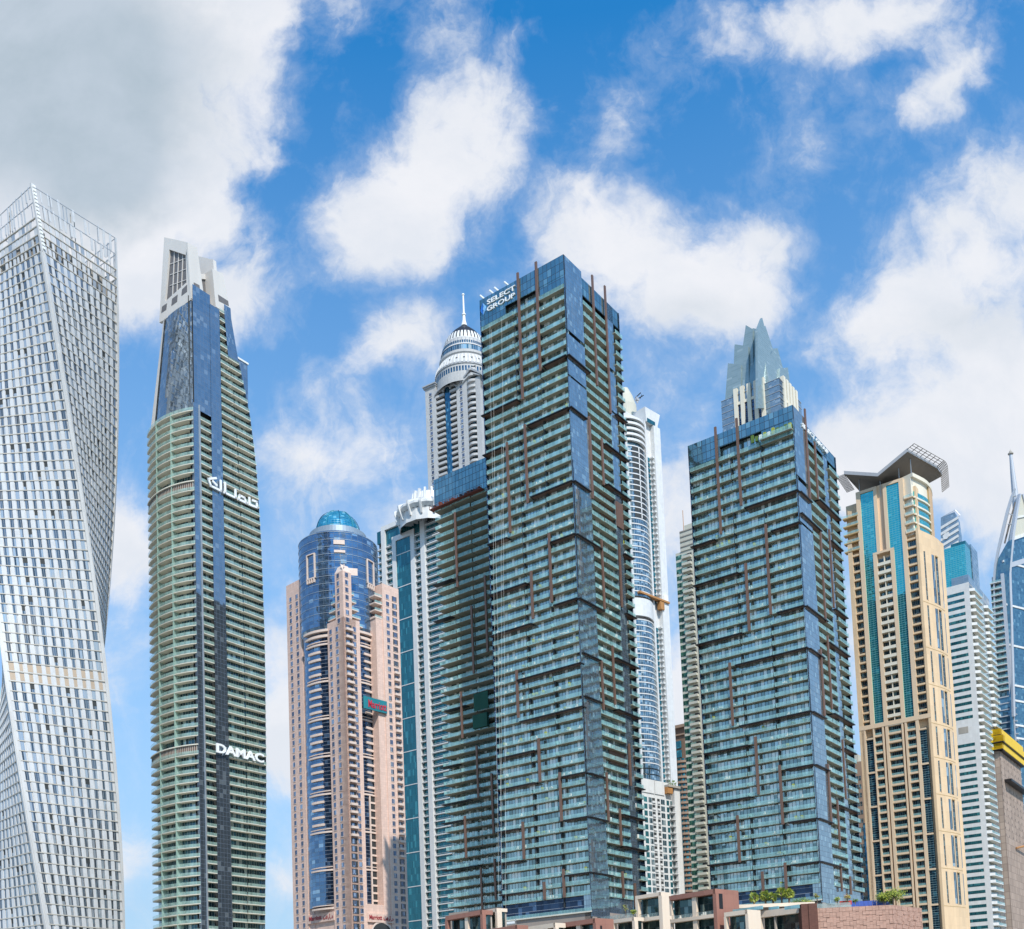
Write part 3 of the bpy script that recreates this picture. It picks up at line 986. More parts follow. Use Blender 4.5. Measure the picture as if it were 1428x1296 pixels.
# the tall corner post with its teeth
S = Twist(0)
cp = MB().box(S, -.5, .5, zwin, zwin + 26.5, -.4, .4, 'twist_wall', back=True, nz=6)
for i in range(17):
    cp.box(S, -.1, 1.0, zwin + 1 + i * 1.5, zwin + 1.9 + i * 1.5, .2, .8, 'white_paint')
part('corner_post', cp, rt)
S1 = Twist(1)
part('corner_post', MB().box(S1, -.4, .4, zwin - 2, zwin + 25.6, -.3, .3, 'twist_panel', back=True, nz=6), rt)

# ------------------------------------------------------------------ tapering tower with the white slotted top
glass('taper_glass', (0.25, 0.31, 0.37), (0.31, 0.37, 0.43), (0.37, 0.43, 0.48), 1.6, 1.8, (0.14, 0.17, 0.22), 0.05, 0.05, 0.85, 0.06, 0.005, seed=6, wave=.012)
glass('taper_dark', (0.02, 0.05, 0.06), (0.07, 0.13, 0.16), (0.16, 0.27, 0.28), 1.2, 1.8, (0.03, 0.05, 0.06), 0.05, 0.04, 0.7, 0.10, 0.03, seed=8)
glass('taper_win', (0.02, 0.06, 0.08), (0.08, 0.18, 0.22), (0.40, 0.50, 0.50), 1.25, 3.62, (0.40, 0.40, 0.37), 0.08, 0.0, 0.65, 0.12, 0.04, seed=2)
plain('crown_stone', (0.62, 0.585, 0.55), 0.75, var=0.07, scale=.1)
plain('louvre', (0.15, 0.14, 0.14), 0.6)
YD = 405.0
P = at(269, 570, YD)
LD = Plane(P, -54)
RD = Plane(P, 35)
rd_ = thing('tapering_tower', 'tall tapering tower of green balconies with a grey slotted crown and white letters', 'tower', (P.x, P.y, 0))
wLD = LD.u(206, 700)
wRD = RD.u(372, 900)
hD = lambda y: LD.z(269, y)
bulge = lambda u: 3.6 * sin(pi * max(0.0, min(1.0, u / wLD))) ** .8
LDc = lambda u, z, d: LD(u, z, d + bulge(u))
zsD = floors(LD.z(268, 572), LD.z(288, 1300) - 3, 3.62)
zDb = zsD[-1]
bal, wins = [], []
rnd = random.Random(21)
plantD = [min(zsD, key=lambda q: abs(q - LD.z(268, y))) for y in (668, 1045)]
for z in zsD:
    if z in plantD:
        w = MB().box(LDc, 0.3, wLD, z - 3.3, z - .3, -.6, -.4, 'bronze', nu=14)
        for q in range(34):
            uu = .6 + q * (wLD - 1) / 34
            w.box(LDc, uu, uu + .2, z - 3.3, z - .3, -.4, -.2, 'concrete')
        part('louvre_panel', w, rd_)
        part('eave', MB().box(LDc, 0, wLD, z - .3, z + .1, -1.5, .25, 'slab_light', nu=14), rd_)
        continue
    s = MB().box(LDc, 0, wLD, z - .34, z, -2.6, 0, 'slab_light', nu=14)
    r = MB().box(LDc, .05, wLD - .05, z, z + 1.15, 0.0, .06, 'green_rail', nu=14).box(LDc, 0, .06, z, z + 1.15, -2, 0, 'green_rail')
    s.key = 5 - (z / 1000)
    bal.append((s, [('railing', r)]))
    for k in range(3):
        w = MB().box(LDc, wLD * (k + .02) / 3, wLD * (k + .98) / 3, z - 3.62, z - .3, -2.9, -2.7, 'taper_win', nu=5)
        w.key = 3
        wins.append(w)
for k in (.33, .64):
    part('party_wall', MB().box(LDc, wLD * k - .12, wLD * k + .12, zDb - 1, zsD[0] + 1.2, -2.6, .15, 'green_rail'), rd_)
part('core', MB().box(LDc, 3.2, wLD - .2, 0, zsD[0] - .5, -8, -2.95, 'concrete', nu=10), rd_)
# right face: glass corner, bay, glass strip, bay, bay
fu = lambda x, y: RD.u(x, y)
ucol = fu(283, 900)
us0, us1 = (lambda z: us_(z, 0)), (lambda z: us_(z, 1))
ya, yb = 600, 1290
sA = (fu(294.5, ya), fu(309, ya))
sB = (fu(304, yb), fu(324, yb))
zA, zB = RD.z(300, ya), RD.z(312, yb)


def us_(z, k):
    t = (zA - z) / (zA - zB)
    return sA[k] + (sB[k] - sA[k]) * t


def wr(z):
    """the right edge of the face leans in towards the top"""
    pts = WR
    for (z0, w0), (z1, w1) in zip(pts, pts[1:]):
        if z <= z0 and z >= z1:
            return w0 + (w1 - w0) * (z0 - z) / (z0 - z1)
    return pts[0][1] if z > pts[0][0] else pts[-1][1]


WR = [(RD.z(x, y), RD.u(x, y)) for x, y in ((321, 440), (331, 500), (347, 570), (357, 650), (364, 760), (369, 900), (371, 1100), (369, 1296))]
ztD = RD.z(283, 418)


def leanL(z):
    """the narrow upper glass block"""
    t = max(0.0, (z - zsD[0]) / (ztD - zsD[0]))
    return t


# corner and strip glass
RS = lambda f0, f1: (lambda u, z, d: RD(f0(z) + (f1(z) - f0(z)) * u, z, d))
cstrip = RS(lambda z: 0.0, lambda z: ucol)
mid = RS(us0, us1)
part('glazing_panel', MB().box(lambda u, z, d: RD(u, z, d), 0, ucol, zDb - 2, zsD[0] + 3, -1, .35, 'taper_glass'), rd_)
part('corner_post', MB().box(RD, ucol - .4, ucol - .05, zDb - 2, zsD[0] + 3, .3, .75, 'steel'), rd_)
m_ = MB()
NZ = 24
for j in range(NZ):
    y0 = zDb - 2 + (ztD - zDb + 2) * j / NZ
    y1 = zDb - 2 + (ztD - zDb + 2) * (j + 1) / NZ
    a0, b0, a1, b1 = us_(y0, 0), us_(y0, 1), us_(y1, 0), us_(y1, 1)
    m_.face([RD(a0, y0, .2), RD(b0, y0, .2), RD(b1, y1, .2), RD(a1, y1, .2)], 'taper_glass', [(a0, y0), (b0, y0), (b1, y1), (a1, y1)])
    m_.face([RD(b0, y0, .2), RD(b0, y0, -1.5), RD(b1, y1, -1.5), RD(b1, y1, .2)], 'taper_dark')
part('glass_strip', m_, rd_)
zr0 = RD.z(300, 430)
zz_all = floors(zr0, zDb, 3.62)
for z in zz_all:
    segs = []
    if z < zsD[0] + 1:
        segs.append((ucol + .1, us_(z, 0) - .1))
    e = wr(z)
    if z > RD.z(310, 480):
        segs.append((us_(z, 1) + .1, us_(z, 1) + (e - us_(z, 1)) * .42))
    else:
        m = us_(z, 1) + (e - us_(z, 1)) * .45
        segs.append((us_(z, 1) + .1, m - .15))
        segs.append((m + .15, e))
    for q, (a, b) in enumerate(segs):
        pro = .55 if q == 2 else .25
        s = MB().box(RD, a, b, z - .30, z, -1.6, pro, 'slab_light')
        r = MB().box(RD, a, b, z, z + 1.1, pro - .05, pro, 'green_rail')
        s.key = 4 - z / 1000 + (b - a) * .02
        bal.append((s, [('railing', r)]))
        w = MB().box(RD, a, b, z - 3.4, z - .3, -1.9, -1.6, 'taper_win')
        w.key = 2 - z / 1000
        wins.append(w)
many('balcony', bal, rd_)
many('window', wins, rd_)
m_ = MB()
for j in range(20):
    y0, y1 = zDb + (zr0 - zDb) * j / 20, zDb + (zr0 - zDb) * (j + 1) / 20
    m_.face([RD(0, y0, -2), RD(wr(y0), y0, -2), RD(wr(y1), y1, -2), RD(0, y1, -2)], 'recess')
    e0, e1 = RD(wr(y0), y0, .2), RD(wr(y1), y1, .2)
    back = LD.du * 16
    m_.face([e0, e0 + back, e1 + back, e1], 'taper_glass', [(0, y0), (16, y0), (16, y1), (0, y1)])
part('side_wall', m_, rd_)
# balconies of the far side that show past the right edge, lower half
bal = []
for z in [q for q in zz_all if q < RD.z(368, 800)]:
    e = RD(wr(z), z, 0)
    dxx = RD.du * 2.2
    b0 = LD.du * 5
    s = MB()
    pts = [e + b0, e + b0 + dxx, e + b0 * 2.2 + dxx, e + b0 * 2.2]
    lo = [q - Vector((0, 0, .3)) for q in pts]
    s.face(pts, 'slab_light').face(lo[::-1], 'slab_light')
    for i in range(4):
        s.face([lo[i], lo[(i + 1) % 4], pts[(i + 1) % 4], pts[i]], 'slab_light')
    for i in range(2):
        up = Vector((0, 0, 1.1))
        s.face([pts[i], pts[i + 1], pts[i + 1] + up, pts[i] + up], 'green_rail')
    bal.append(s)
many('side_balcony', bal, rd_)
# glass fin wall behind at the upper right
m_ = MB()
SF = Plane(RD(WR[2][1] + .5, 0, -9), 35)
m_.box(SF, -6, SF.u(346, 506) + 1.0, zDb, SF.z(342, 507), -6, 0, 'taper_glass', back=True)
# upper glass block, leaning back
zb_, zt_ = zsD[0] - 1, LD.z(267, 415)
topL = [LD.uz(267, 417), LD.uz(229, 447)]
o = LD.uz(212, 590)
e = LD.uz(214, 600)[0]
c0 = LD(0.6, zb_, -.6)
q0 = LD(wLD * .86, zb_, -.6)
q1 = LD(topL[1][0], topL[0][1], -.6)
c1 = LD(0.6, topL[0][1], -.6)
ub = MB()
NN = 10
for i in range(NN):
    for j in range(16):
        def G(a, b_):
            l = c0.lerp(c1, b_)
            r_ = q0.lerp(q1, b_)
            p = l.lerp(r_, a) + LD.n * (2.2 * sin(pi * a) * (1 - .75 * b_))
            return p
        a0, a1, b0, b1 = i / NN, (i + 1) / NN, j / 16, (j + 1) / 16
        pts = [G(a0, b0), G(a1, b0), G(a1, b1), G(a0, b1)]
        ub.face(pts, 'taper_glass', [(a0 * wLD, pts[0].z), (a1 * wLD, pts[1].z), (a1 * wLD, pts[2].z), (a0 * wLD, pts[3].z)])
part('upper_glass_wall', ub, rd_, smooth_=True)
sidew = MB()
for j in range(10):
    b0, b1 = j / 10, (j + 1) / 10
    l0, l1 = q0.lerp(q1, b0), q0.lerp(q1, b1)
    w0, w1 = LD.du * (3.4 - 2.0 * b0), LD.du * (3.4 - 2.0 * b1)
    sidew.face([l0 + LD.n * .4, l0 + w0, l1 + w1, l1 + LD.n * .4], 'crown_stone')
    sidew.face([l0 + w0, l0 + w0 - LD.n * 20, l1 + w1 - LD.n * 20, l1 + w1], 'crown_stone')
part('stone_edge', sidew, rd_)
# upper right faces
ma, mb_ = MB(), MB()
for j in range(12):
    y0, y1 = zsD[0] + 1 + (zr0 + 3 - zsD[0]) * j / 12, zsD[0] + 1 + (zr0 + 3 - zsD[0]) * (j + 1) / 12
    ma.face([RD(.6, y0, .1), RD(us_(y0, 0) + .2, y0, .1), RD(us_(y1, 0) + .2, y1, .1), RD(.6, y1, .1)], 'taper_glass', [(0, y0), (8, y0), (8, y1), (0, y1)])
    z480 = RD.z(310, 484)
    if y0 > z480 - 3:
        a0 = us_(y0, 1) + (wr(y0) - us_(y0, 1)) * .42
        a1 = us_(y1, 1) + (wr(y1) - us_(y1, 1)) * .42
        mb_.face([RD(a0, y0, .3), RD(wr(y0), y0, .3), RD(wr(y1), y1, .3), RD(a1, y1, .3)], 'taper_glass', [(0, y0), (8, y0), (8, y1), (0, y1)])
part('upper_glass_wall', ma, rd_)
part('upper_glass_wall', mb_, rd_)
part('glass_fin_wall', MB().box(SF, -3, SF.u(345, 506), zDb, SF.z(342, 507), -6, 0, 'taper_glass', back=True).box(SF, -3, SF.u(345, 506) + .4, SF.z(342, 507), SF.z(342, 507) + .8, -6, .3, 'white_paint', back=True), rd_)


def slab_poly(S, pts, d0, d1, mat):
    """prism from an outline given in picture points on the surface S"""
    uvz = [S.uz(x, y) for x, y in pts]
    m = MB()
    fr = [S(u, z, d1) for u, z in uvz]
    bk = [S(u, z, d0) for u, z in uvz]
    m.face(fr, mat, uvz)
    m.face(bk[::-1], mat, uvz[::-1])
    for i in range(len(pts)):
        j = (i + 1) % len(pts)
        m.face([bk[i], bk[j], fr[j], fr[i]], mat)
    return m


# crown: left pylon (frame of stone round a louvred opening, three square holes below)
CL = Plane(LD(.6, 0, -.4), -54)
CR = Plane(LD(.6, 0, -.4), 35)
cm = MB()
for poly in ([(229, 331), (261, 338), (260, 356), (236, 348)], [(229, 331), (236, 348), (230, 421), (222, 450)], [(261, 338), (266, 414), (260, 398), (259, 356)], [(222, 450), (230, 421), (259, 395), (266, 414), (266, 418), (228, 447)]):
    cm.add(slab_poly(CL, poly, -1.2, 0, 'crown_stone'))
part('crown_pylon', cm, rd_)
part('crown_louvre', slab_poly(CL, [(236, 347), (260, 355), (260, 400), (229, 424)], -1.6, -.8, 'louvre'), rd_)
for i in range(5):
    pass
for x in (241, 247, 253):
    part('louvre_rib', slab_poly(CL, [(x, 350), (x + .7, 350), (x - 2, 412), (x - 2.8, 413)], -.8, -.55, 'crown_stone'), rd_)
for y in (365, 380, 395):
    part('louvre_rib', slab_poly(CL, [(235, y + 2), (259.5, y - 7), (259.5, y - 6.3), (235, y + 2.8)], -.8, -.6, 'crown_stone'), rd_)
for poly in ([(226, 428), (233, 423), (232, 432), (225, 437)], [(240, 417), (248, 411), (247, 421), (239, 427)], [(254, 404), (261, 397), (261, 407), (253, 413)]):
    part('crown_opening', slab_poly(CL, poly, -.5, .06, 'louvre'), rd_)
part('crown_pylon', slab_poly(CR, [(261.5, 338), (275, 346), (286, 424), (286, 430), (266.5, 416)], -.9, 0, 'crown_stone'), rd_)
part('crown_back', slab_poly(CL, [(229, 331), (261, 338), (266, 416), (224, 448)], -14, -12.5, 'crown_stone'), rd_)
part('crown_opening', slab_poly(CR, [(270, 394), (278, 398), (279, 407), (270.5, 402)], -.5, .08, 'louvre'), rd_)
CR2 = Plane(RD(fu(297, 430), 0, -.6), 35)
CL2 = Plane(CR2(0, 0, 0), -54)
part('crown_pylon', slab_poly(CR2, [(296, 375), (311, 382), (322.5, 441), (301, 428)], -12, 0, 'crown_stone'), rd_)
part('crown_opening', slab_poly(CR2, [(304, 411), (318, 420), (319, 427), (305, 420)], -.5, .08, 'louvre'), rd_)
part('crown_louvre', slab_poly(CR2, [(281, 384), (297, 380), (299, 431), (285, 428)], -7, -5, 'louvre'), rd_)
part('crown_beam', slab_poly(CR2, [(281, 374), (297, 376), (297, 383), (281, 381)], -8, -4.5, 'crown_stone'), rd_)
part('crown_beam', slab_poly(CR2, [(283, 406), (299, 412), (300, 432), (285, 424)], -4.4, -3, 'crown_stone'), rd_)
part('crown_opening', slab_poly(CR2, [(284, 408), (294, 413), (295, 420), (285, 416)], -3.3, -2.9, 'louvre'), rd_)
# letters: DAMAC and the Arabic sign
text_on(RD, fu(299, 1048), RD.z(299, 1049.5), .9, 'DAMAC', 4.9, 'white_sign', rd_, 'sign_lettering', 1, .3, width=fu(365, 1062) - fu(299, 1050), bold=.16)
AR = [  # strokes of the Arabic name, read right to left: points in letter space (x 0..10, y 0..2.6)
    [(9.9, 1.55), (10.0, .2), (8.75, .05)], [(9.9, 1.55), (9.1, 1.45)],
    [(8.35, 1.6), (8.35, 0.05)],
    [(7.75, .05), (6.05, .05)], [(6.1, .05), (6.35, 1.15), (7.3, 1.1), (7.65, .05)],
    [(5.45, 1.9), (5.45, .05), (3.2, .05)], [(3.35, 2.4), (3.35, .05)],
    [(2.5, 2.4), (2.5, .05), (.55, .1)], [(.5, .1), (.05, 1.5), (1.5, 2.5)], [(1.6, .95), (.95, 1.4)],
]
am = MB()
uX, zX = RD.uz(288, 678)
kx = (fu(356, 696) - fu(288, 676)) / 10.0
for st in AR:
    for (x0, y0), (x1, y1) in zip(st, st[1:]):
        a, b = Vector((x0 * kx, y0 * 1.75, 0)), Vector((x1 * kx, y1 * 1.75, 0))
        e_ = (b - a).normalized()
        pr = Vector((-e_.y, e_.x, 0)) * .42
        a, b = a - e_ * .42, b + e_ * .42
        qs = [a + pr, b + pr, b - pr, a - pr]
        for dd in (1.3, .8):
            am.face([RD(uX + q.x, zX + q.y, dd) for q in qs], 'white_sign')
        for i in range(4):
            j = (i + 1) % 4
            am.face([RD(uX + qs[i].x, zX + qs[i].y, .8), RD(uX + qs[j].x, zX + qs[j].y, .8), RD(uX + qs[j].x, zX + qs[j].y, 1.3), RD(uX + qs[i].x, zX + qs[i].y, 1.3)], 'white_sign')
part('sign_lettering', am, rd_)

# ------------------------------------------------------------------ more materials
panel('pink_stone', (0.73, 0.52, 0.43), 1.2, 1.2, 0.05, (0.52, 0.37, 0.30), 0.07, 0.6)
plain('pink_trim', (0.70, 0.56, 0.48), 0.6, var=0.08)
glass('core_glass', (0.10, 0.18, 0.30), (0.17, 0.29, 0.44), (0.36, 0.50, 0.62), 2.9, 1.8, (0.10, 0.13, 0.18), 0.05, 0.07, 0.80, 0.05, 0.02, seed=12, wave=.35)
glass('small_glass', (0.03, 0.05, 0.09), (0.12, 0.17, 0.28), (0.28, 0.36, 0.48), 0.85, 3.6, (0.55, 0.50, 0.46), 0.07, 0.0, 0.55, 0.2, 0.05, seed=14)
glass('dome_glass', (0.02, 0.24, 0.36), (0.06, 0.42, 0.58), (0.22, 0.62, 0.74), 1.6, 1.1, (0.05, 0.2, 0.28), 0.06, 0.16, 0.6, 0.2, 0.03, seed=16)
plain('grey_ring', (0.30, 0.36, 0.42), 0.4, 0.3)
panel('white_clad', (0.67, 0.665, 0.655), 1.6, 1.8, 0.03, (0.62, 0.61, 0.6), 0.04, 0.5)
glass('teal_glass', (0.02, 0.13, 0.16), (0.035, 0.19, 0.23), (0.06, 0.28, 0.32), 0.9, 3.6, (0.02, 0.09, 0.12), 0.10, 0.03, 0.6, 0.12, 0.03, seed=18, wave=.06)
glass('bright_teal', (0.05, 0.44, 0.46), (0.07, 0.50, 0.52), (0.10, 0.56, 0.58), 1.3, 0.95, (0.20, 0.44, 0.45), 0.05, 0.12, 0.82, 0.05, 0.010, seed=19, wave=.01)
glass('dark_teal', (0.006, 0.03, 0.06), (0.02, 0.09, 0.14), (0.05, 0.18, 0.24), 1.3, 0.95, (0.28, 0.42, 0.44), 0.03, 0.10, 0.6, 0.1, 0.04, seed=20)
panel('grey_stone', (0.47, 0.465, 0.46), 1.0, 1.0, 0.03, (0.45, 0.44, 0.44), 0.05, 0.65)
plain('grey_trim', (0.36, 0.37, 0.39), 0.6)
glass('blue_strip', (0.02, 0.09, 0.16), (0.06, 0.22, 0.34), (0.14, 0.36, 0.48), 1.0, 1.7, (0.04, 0.08, 0.12), 0.06, 0.05, 0.65, 0.1, 0.03, seed=22)
glass('curve_glass', (0.06, 0.12, 0.16), (0.20, 0.31, 0.38), (0.44, 0.54, 0.58), 1.4, 3.62, (0.55, 0.58, 0.6), 0.06, 0.0, 0.7, 0.16, 0.03, seed=24)
plain('brown_stone', (0.20, 0.125, 0.085), 0.7, var=0.12)
plain('brown_trim', (0.30, 0.20, 0.14), 0.7)
plain('beige_stone', (0.52, 0.50, 0.42), 0.7, var=0.06)
glass('green_glass', (0.03, 0.10, 0.07), (0.08, 0.24, 0.17), (0.22, 0.42, 0.30), 1.2, 3.6, (0.1, 0.16, 0.13), 0.06, 0.03, 0.6, 0.16, 0.04, seed=26)
glass('crystal', (0.28, 0.36, 0.37), (0.34, 0.42, 0.43), (0.40, 0.48, 0.49), 5.0, 1.8, (0.17, 0.25, 0.27), 0.03, 0.2, 0.35, 0.05, 0.008, rough=0.25, seed=28, wave=.01)
glass('crystal_body', (0.26, 0.32, 0.36), (0.34, 0.41, 0.45), (0.44, 0.50, 0.53), 2.2, 1.8, (0.2, 0.25, 0.3), 0.04, 0.08, 0.7, 0.08, 0.015, seed=29)
plain('cream_stone', (0.72, 0.66, 0.54), 0.65, var=0.06)
panel('gold_stone', (0.71, 0.51, 0.315), 2.2, 3.6, 0.05, (0.58, 0.42, 0.27), 0.05, 0.55)
plain('gold_trim', (0.71, 0.53, 0.36), 0.6, var=0.06)
plain('gold_rib', (0.50, 0.35, 0.17), 0.6, var=0.06)
glass('gold_win', (0.015, 0.04, 0.05), (0.05, 0.12, 0.14), (0.14, 0.26, 0.28), 0.8, 1.8, (0.42, 0.40, 0.36), 0.07, 0.05, 0.55, 0.15, 0.03, seed=31)
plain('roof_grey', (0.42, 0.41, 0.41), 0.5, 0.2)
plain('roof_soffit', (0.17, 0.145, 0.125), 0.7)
plain('yellow_form', (0.78, 0.50, 0.01), 0.5, var=0.1)
panel('raw_concrete', (0.37, 0.28, 0.225), 2.2, 3.5, 0.22, (0.22, 0.165, 0.135), 0.16, 0.85)
glass('sail_glass', (0.08, 0.18, 0.26), (0.12, 0.26, 0.35), (0.20, 0.36, 0.44), 1.5, 1.8, (0.05, 0.12, 0.2), 0.05, 0.08, 0.65, 0.06, 0.02, seed=33)
plain('silver', (0.50, 0.51, 0.54), 0.45, 0.3, var=0.06)
plain('sign_teal', (0.02, 0.20, 0.24), 0.5)
plain('sign_red', (0.55, 0.03, 0.06), 0.5)
plain('sign_maroon', (0.36, 0.05, 0.06), 0.6)


class Cyl:
    """upright cylinder wall; u is arc length from the side facing the viewer, positive to the right"""
    def __init__(s, cx, cy, R, a0=0.0):
        s.c, s.R, s.a0 = (cx, cy), R, a0

    def __call__(s, u, z, d):
        a = s.a0 + u / s.R
        r = s.R + d
        return Vector((s.c[0] + r * sin(a), s.c[1] - r * cos(a), z))


def hz(S, px, pys):
    return [S.z(px, y) for y in pys]


# ------------------------------------------------------------------ pink stone hotel tower with the blue dome
YM = 490.0
PM = at(483, 1000, YM)
LM, RM = Plane(PM, -48), Plane(PM, 42)
wLM, wRM = LM.u(403, 1000), RM.u(561, 1000)
rm = thing('hotel_tower', 'pink stone hotel tower with a blue glass drum and turquoise dome', 'tower', (PM.x, PM.y, 0))
cM = LM(wLM / 2, 0, 0) + RM.du * (wRM / 2)
RC = (at(527, 800, cM.y).x - at(418, 800, cM.y).x) / 2
cxm = at(472.5, 800, cM.y).x
core = Cyl(cxm, cM.y, RC)


def ang(px, y=1000):
    a_ = 0.0
    for _ in range(8):
        a_ = math.asin(max(-1, min(1, (at(px, y, cM.y - RC * cos(a_)).x - cxm) / RC)))
    return a_ * RC


RL = min(wLM, wRM) / 2 + 1.1         # the drum is slimmer between the stone wings
coreL = Cyl(cxm, cM.y, RL)
zRL = LM.z(470, 872)
cf = cM.y - RC                      # nearest point of the drum
zMs = at(473, 741, cf).z
part('drum', MB().lathe(cxm, cM.y, [(RL, LM.z(470, 1262)), (RL, zRL), (RC, zRL + 2.2), (RC, zMs), (RC - 1.2, zMs + 1.2)], 'core_glass', 72), rm, smooth_=False)
R2 = 43.0 * YM / F
R3 = 34.5 * YM / F
zg = at(473, 735.5, cM.y - R2).z
part('drum_shoulder', MB().lathe(cxm, cM.y, [(RC - 1.2, zMs + .4), (RC - 2.0, zMs + 1.3), (R2 + .2, zMs + 1.5), (R2, zg + 1.5), (R2 - .6, zg + 1.7), (R3, zg + 1.8)], 'grey_ring', 56), rm)
zd0 = zg + 1.6
hd = at(473, 709.5, cM.y - 4).z - zd0
dm = MB().lathe(cxm, cM.y, [(R3 * cos(pi / 2 * i / 9), zd0 + hd * sin(pi / 2 * i / 9)) for i in range(10)], 'dome_glass', 48)
part('dome', dm, rm)
for k in range(8):
    a = -2.2 + k * .62
    for i in range(8):
        pass
    rb = MB()
    prev = None
    for i in range(10):
        t = pi / 2 * i / 9
        q = Vector((cxm + (R3 + .15) * cos(t) * sin(a), cM.y - (R3 + .15) * cos(t) * cos(a), zd0 + (hd + .15) * sin(t)))
        if prev is not None:
            rb.bar(prev, q, .16, 'bright_teal' if k % 2 else 'blue_strip', 4)
        prev = q
    part('dome_rib', rb, rm)
ring = MB()
zq = zMs
for i in range(44):
    zz = zMs - i * 3.62
    part('ring_band', MB().box(core, -RC * 1.5, RC * 1.5, zz - .12, zz + .12, 0, .12, 'grey_ring', nu=36), rm) if i < 12 else None
PT = hz(LM, 478, (785, 862, 808))
zPt, zPs = LM.z(476, 786), LM.z(470, 864)
uP0 = 0.0
uPa, uPb = LM.u(459.5, 1000), RM.u(505, 1000)
uPa2, uPb2 = LM.u(468, 860), RM.u(491, 860)
zrow0 = LM.z(476, 800)
rows = floors(zrow0, LM.z(485, 1300) - 4, 3.62)
zMb = rows[-1]
wins, bal = [], []
# centre pier
pier = MB()
for S, full, narrow in ((LM, uPa, uPa2), (RM, uPb, uPb2)):
    pier.box(S, 0, full, 0, zPs, -7, 0, 'pink_stone')
    pier.box(S, 0, narrow, zPs, zPt - 3.5, -5, -.02, 'pink_stone')
    pier.face([S(0, zPt - 3.5, 0), S(narrow, zPt - 3.5, 0), S(narrow * .9, zPt, -1.5), S(0, zPt, -1.5)], 'pink_trim')
pier.face([LM(uPa2, zPt - 3.5, 0), LM(0, zPt - 3.5, 0) - LM.n * 9, LM(0, zPt, 0) - LM.n * 9, LM(uPa2 * .9, zPt, -1.5)], 'pink_trim')
part('stone_pier', pier, rm)
for i, z in enumerate(rows):
    for S, full, narrow in ((LM, uPa, uPa2), (RM, uPb, uPb2)):
        w_ = full if z < zPs - 2 else narrow
        if S is LM:
            us = (w_ * .42, w_ * .80) if w_ == full else (w_ * .6,)
        else:
            us = (w_ * .66,) if w_ == full else (w_ * .45,)
        for u in us:
            w = MB().box(S, u - .95, u + .95, z - 1.5, z + .75, -.02, .05, 'small_glass').box(S, u - 1.05, u + 1.05, z - 1.7, z - 1.5, -.02, .18, 'pink_trim')
            w.key = 3
            wins.append(w)
        if S is RM and w_ == full:                    # loggia column next to the corner
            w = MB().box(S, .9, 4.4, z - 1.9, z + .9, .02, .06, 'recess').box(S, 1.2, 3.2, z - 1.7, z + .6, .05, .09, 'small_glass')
            w.key = 2
            wins.append(w)
            if z > RM.z(487, 1170):
                b_ = MB().box(S, .7, 4.6, z - 2.0, z - .9, .1, 1.3, 'pink_trim')
                b_.key = 2
                bal.append(b_)
    if zPs - 1 < z < zPs + 15:                        # stepped balconies either side of the narrow top
        k = (zPs + 15 - z) / 15
        for S, full, narrow in ((LM, uPa, uPa2), (RM, uPb, uPb2)):
            b_ = MB().box(S, narrow, narrow + 1.5 + (full - narrow + .5) * k, z - 1.8, z - 1.3, -5, -.4, 'pink_trim').box(S, narrow, narrow + 1.5 + (full - narrow + .5) * k, z - 1.3, z - .3, -.6, -.4, 'gate_rail')
            b_.key = 5
            bal.append(b_)
# wings at the far ends of the two faces
for S, u0, u1, ztop, nx in ((LM, LM.u(424, 1000), wLM, LM.z(410, 812), 2), (RM, RM.u(538, 1000), wRM, RM.z(545, 818), 2)):
    m_ = MB().box(S, u0, u1, 0, ztop, -9, 0, 'pink_stone', back=True)
    zst = ztop - 17
    m_.box(S, u0 - 4.2, u0, 0, zst, -5, -.4, 'pink_stone')
    part('stone_wing', m_, rm)
    for i, z in enumerate(rows):
        if z > ztop - 2:
            continue
        for q in range(nx):
            u = u0 + (u1 - u0) * ((.30, .72)[q])
            w = MB().box(S, u - .95, u + .95, z - 1.5, z + .75, .0, .05, 'small_glass').box(S, u - 1.05, u + 1.05, z - 1.7, z - 1.5, -.02, .18, 'pink_trim')
            if S is RM and q == 1:
                w.box(S, u - 1.5, u + 1.5, z - 1.8, z + .9, .0, .03, 'recess')
                if z < ztop - 40 and z > RM.z(550, 1190):
                    b_ = MB().box(S, u - 1.7, u + 1.7, z - 2.0, z - .9, .06, 1.2, 'pink_trim')
                    b_.key = 1
                    bal.append(b_)
            w.key = 1
            wins.append(w)
        if z > zst:
            b_ = MB().box(S, u0 - 4.6, u0, z - 1.8, z - 1.2, -5, -.3, 'pink_trim').box(S, u0 - 4.6, u0, z - 1.2, z - .2, -.5, -.3, 'gate_rail')
            b_.key = 4
            bal.append(b_)
# drum bays between pier and wings: bands, dark window strips, balcony bars, all on the curved wall


def angL(px, y=1000):
    a_ = 0.0
    for _ in range(8):
        a_ = math.asin(max(-1, min(1, (at(px, y, cM.y - RL * cos(a_)).x - cxm) / RL)))
    return a_ * RL


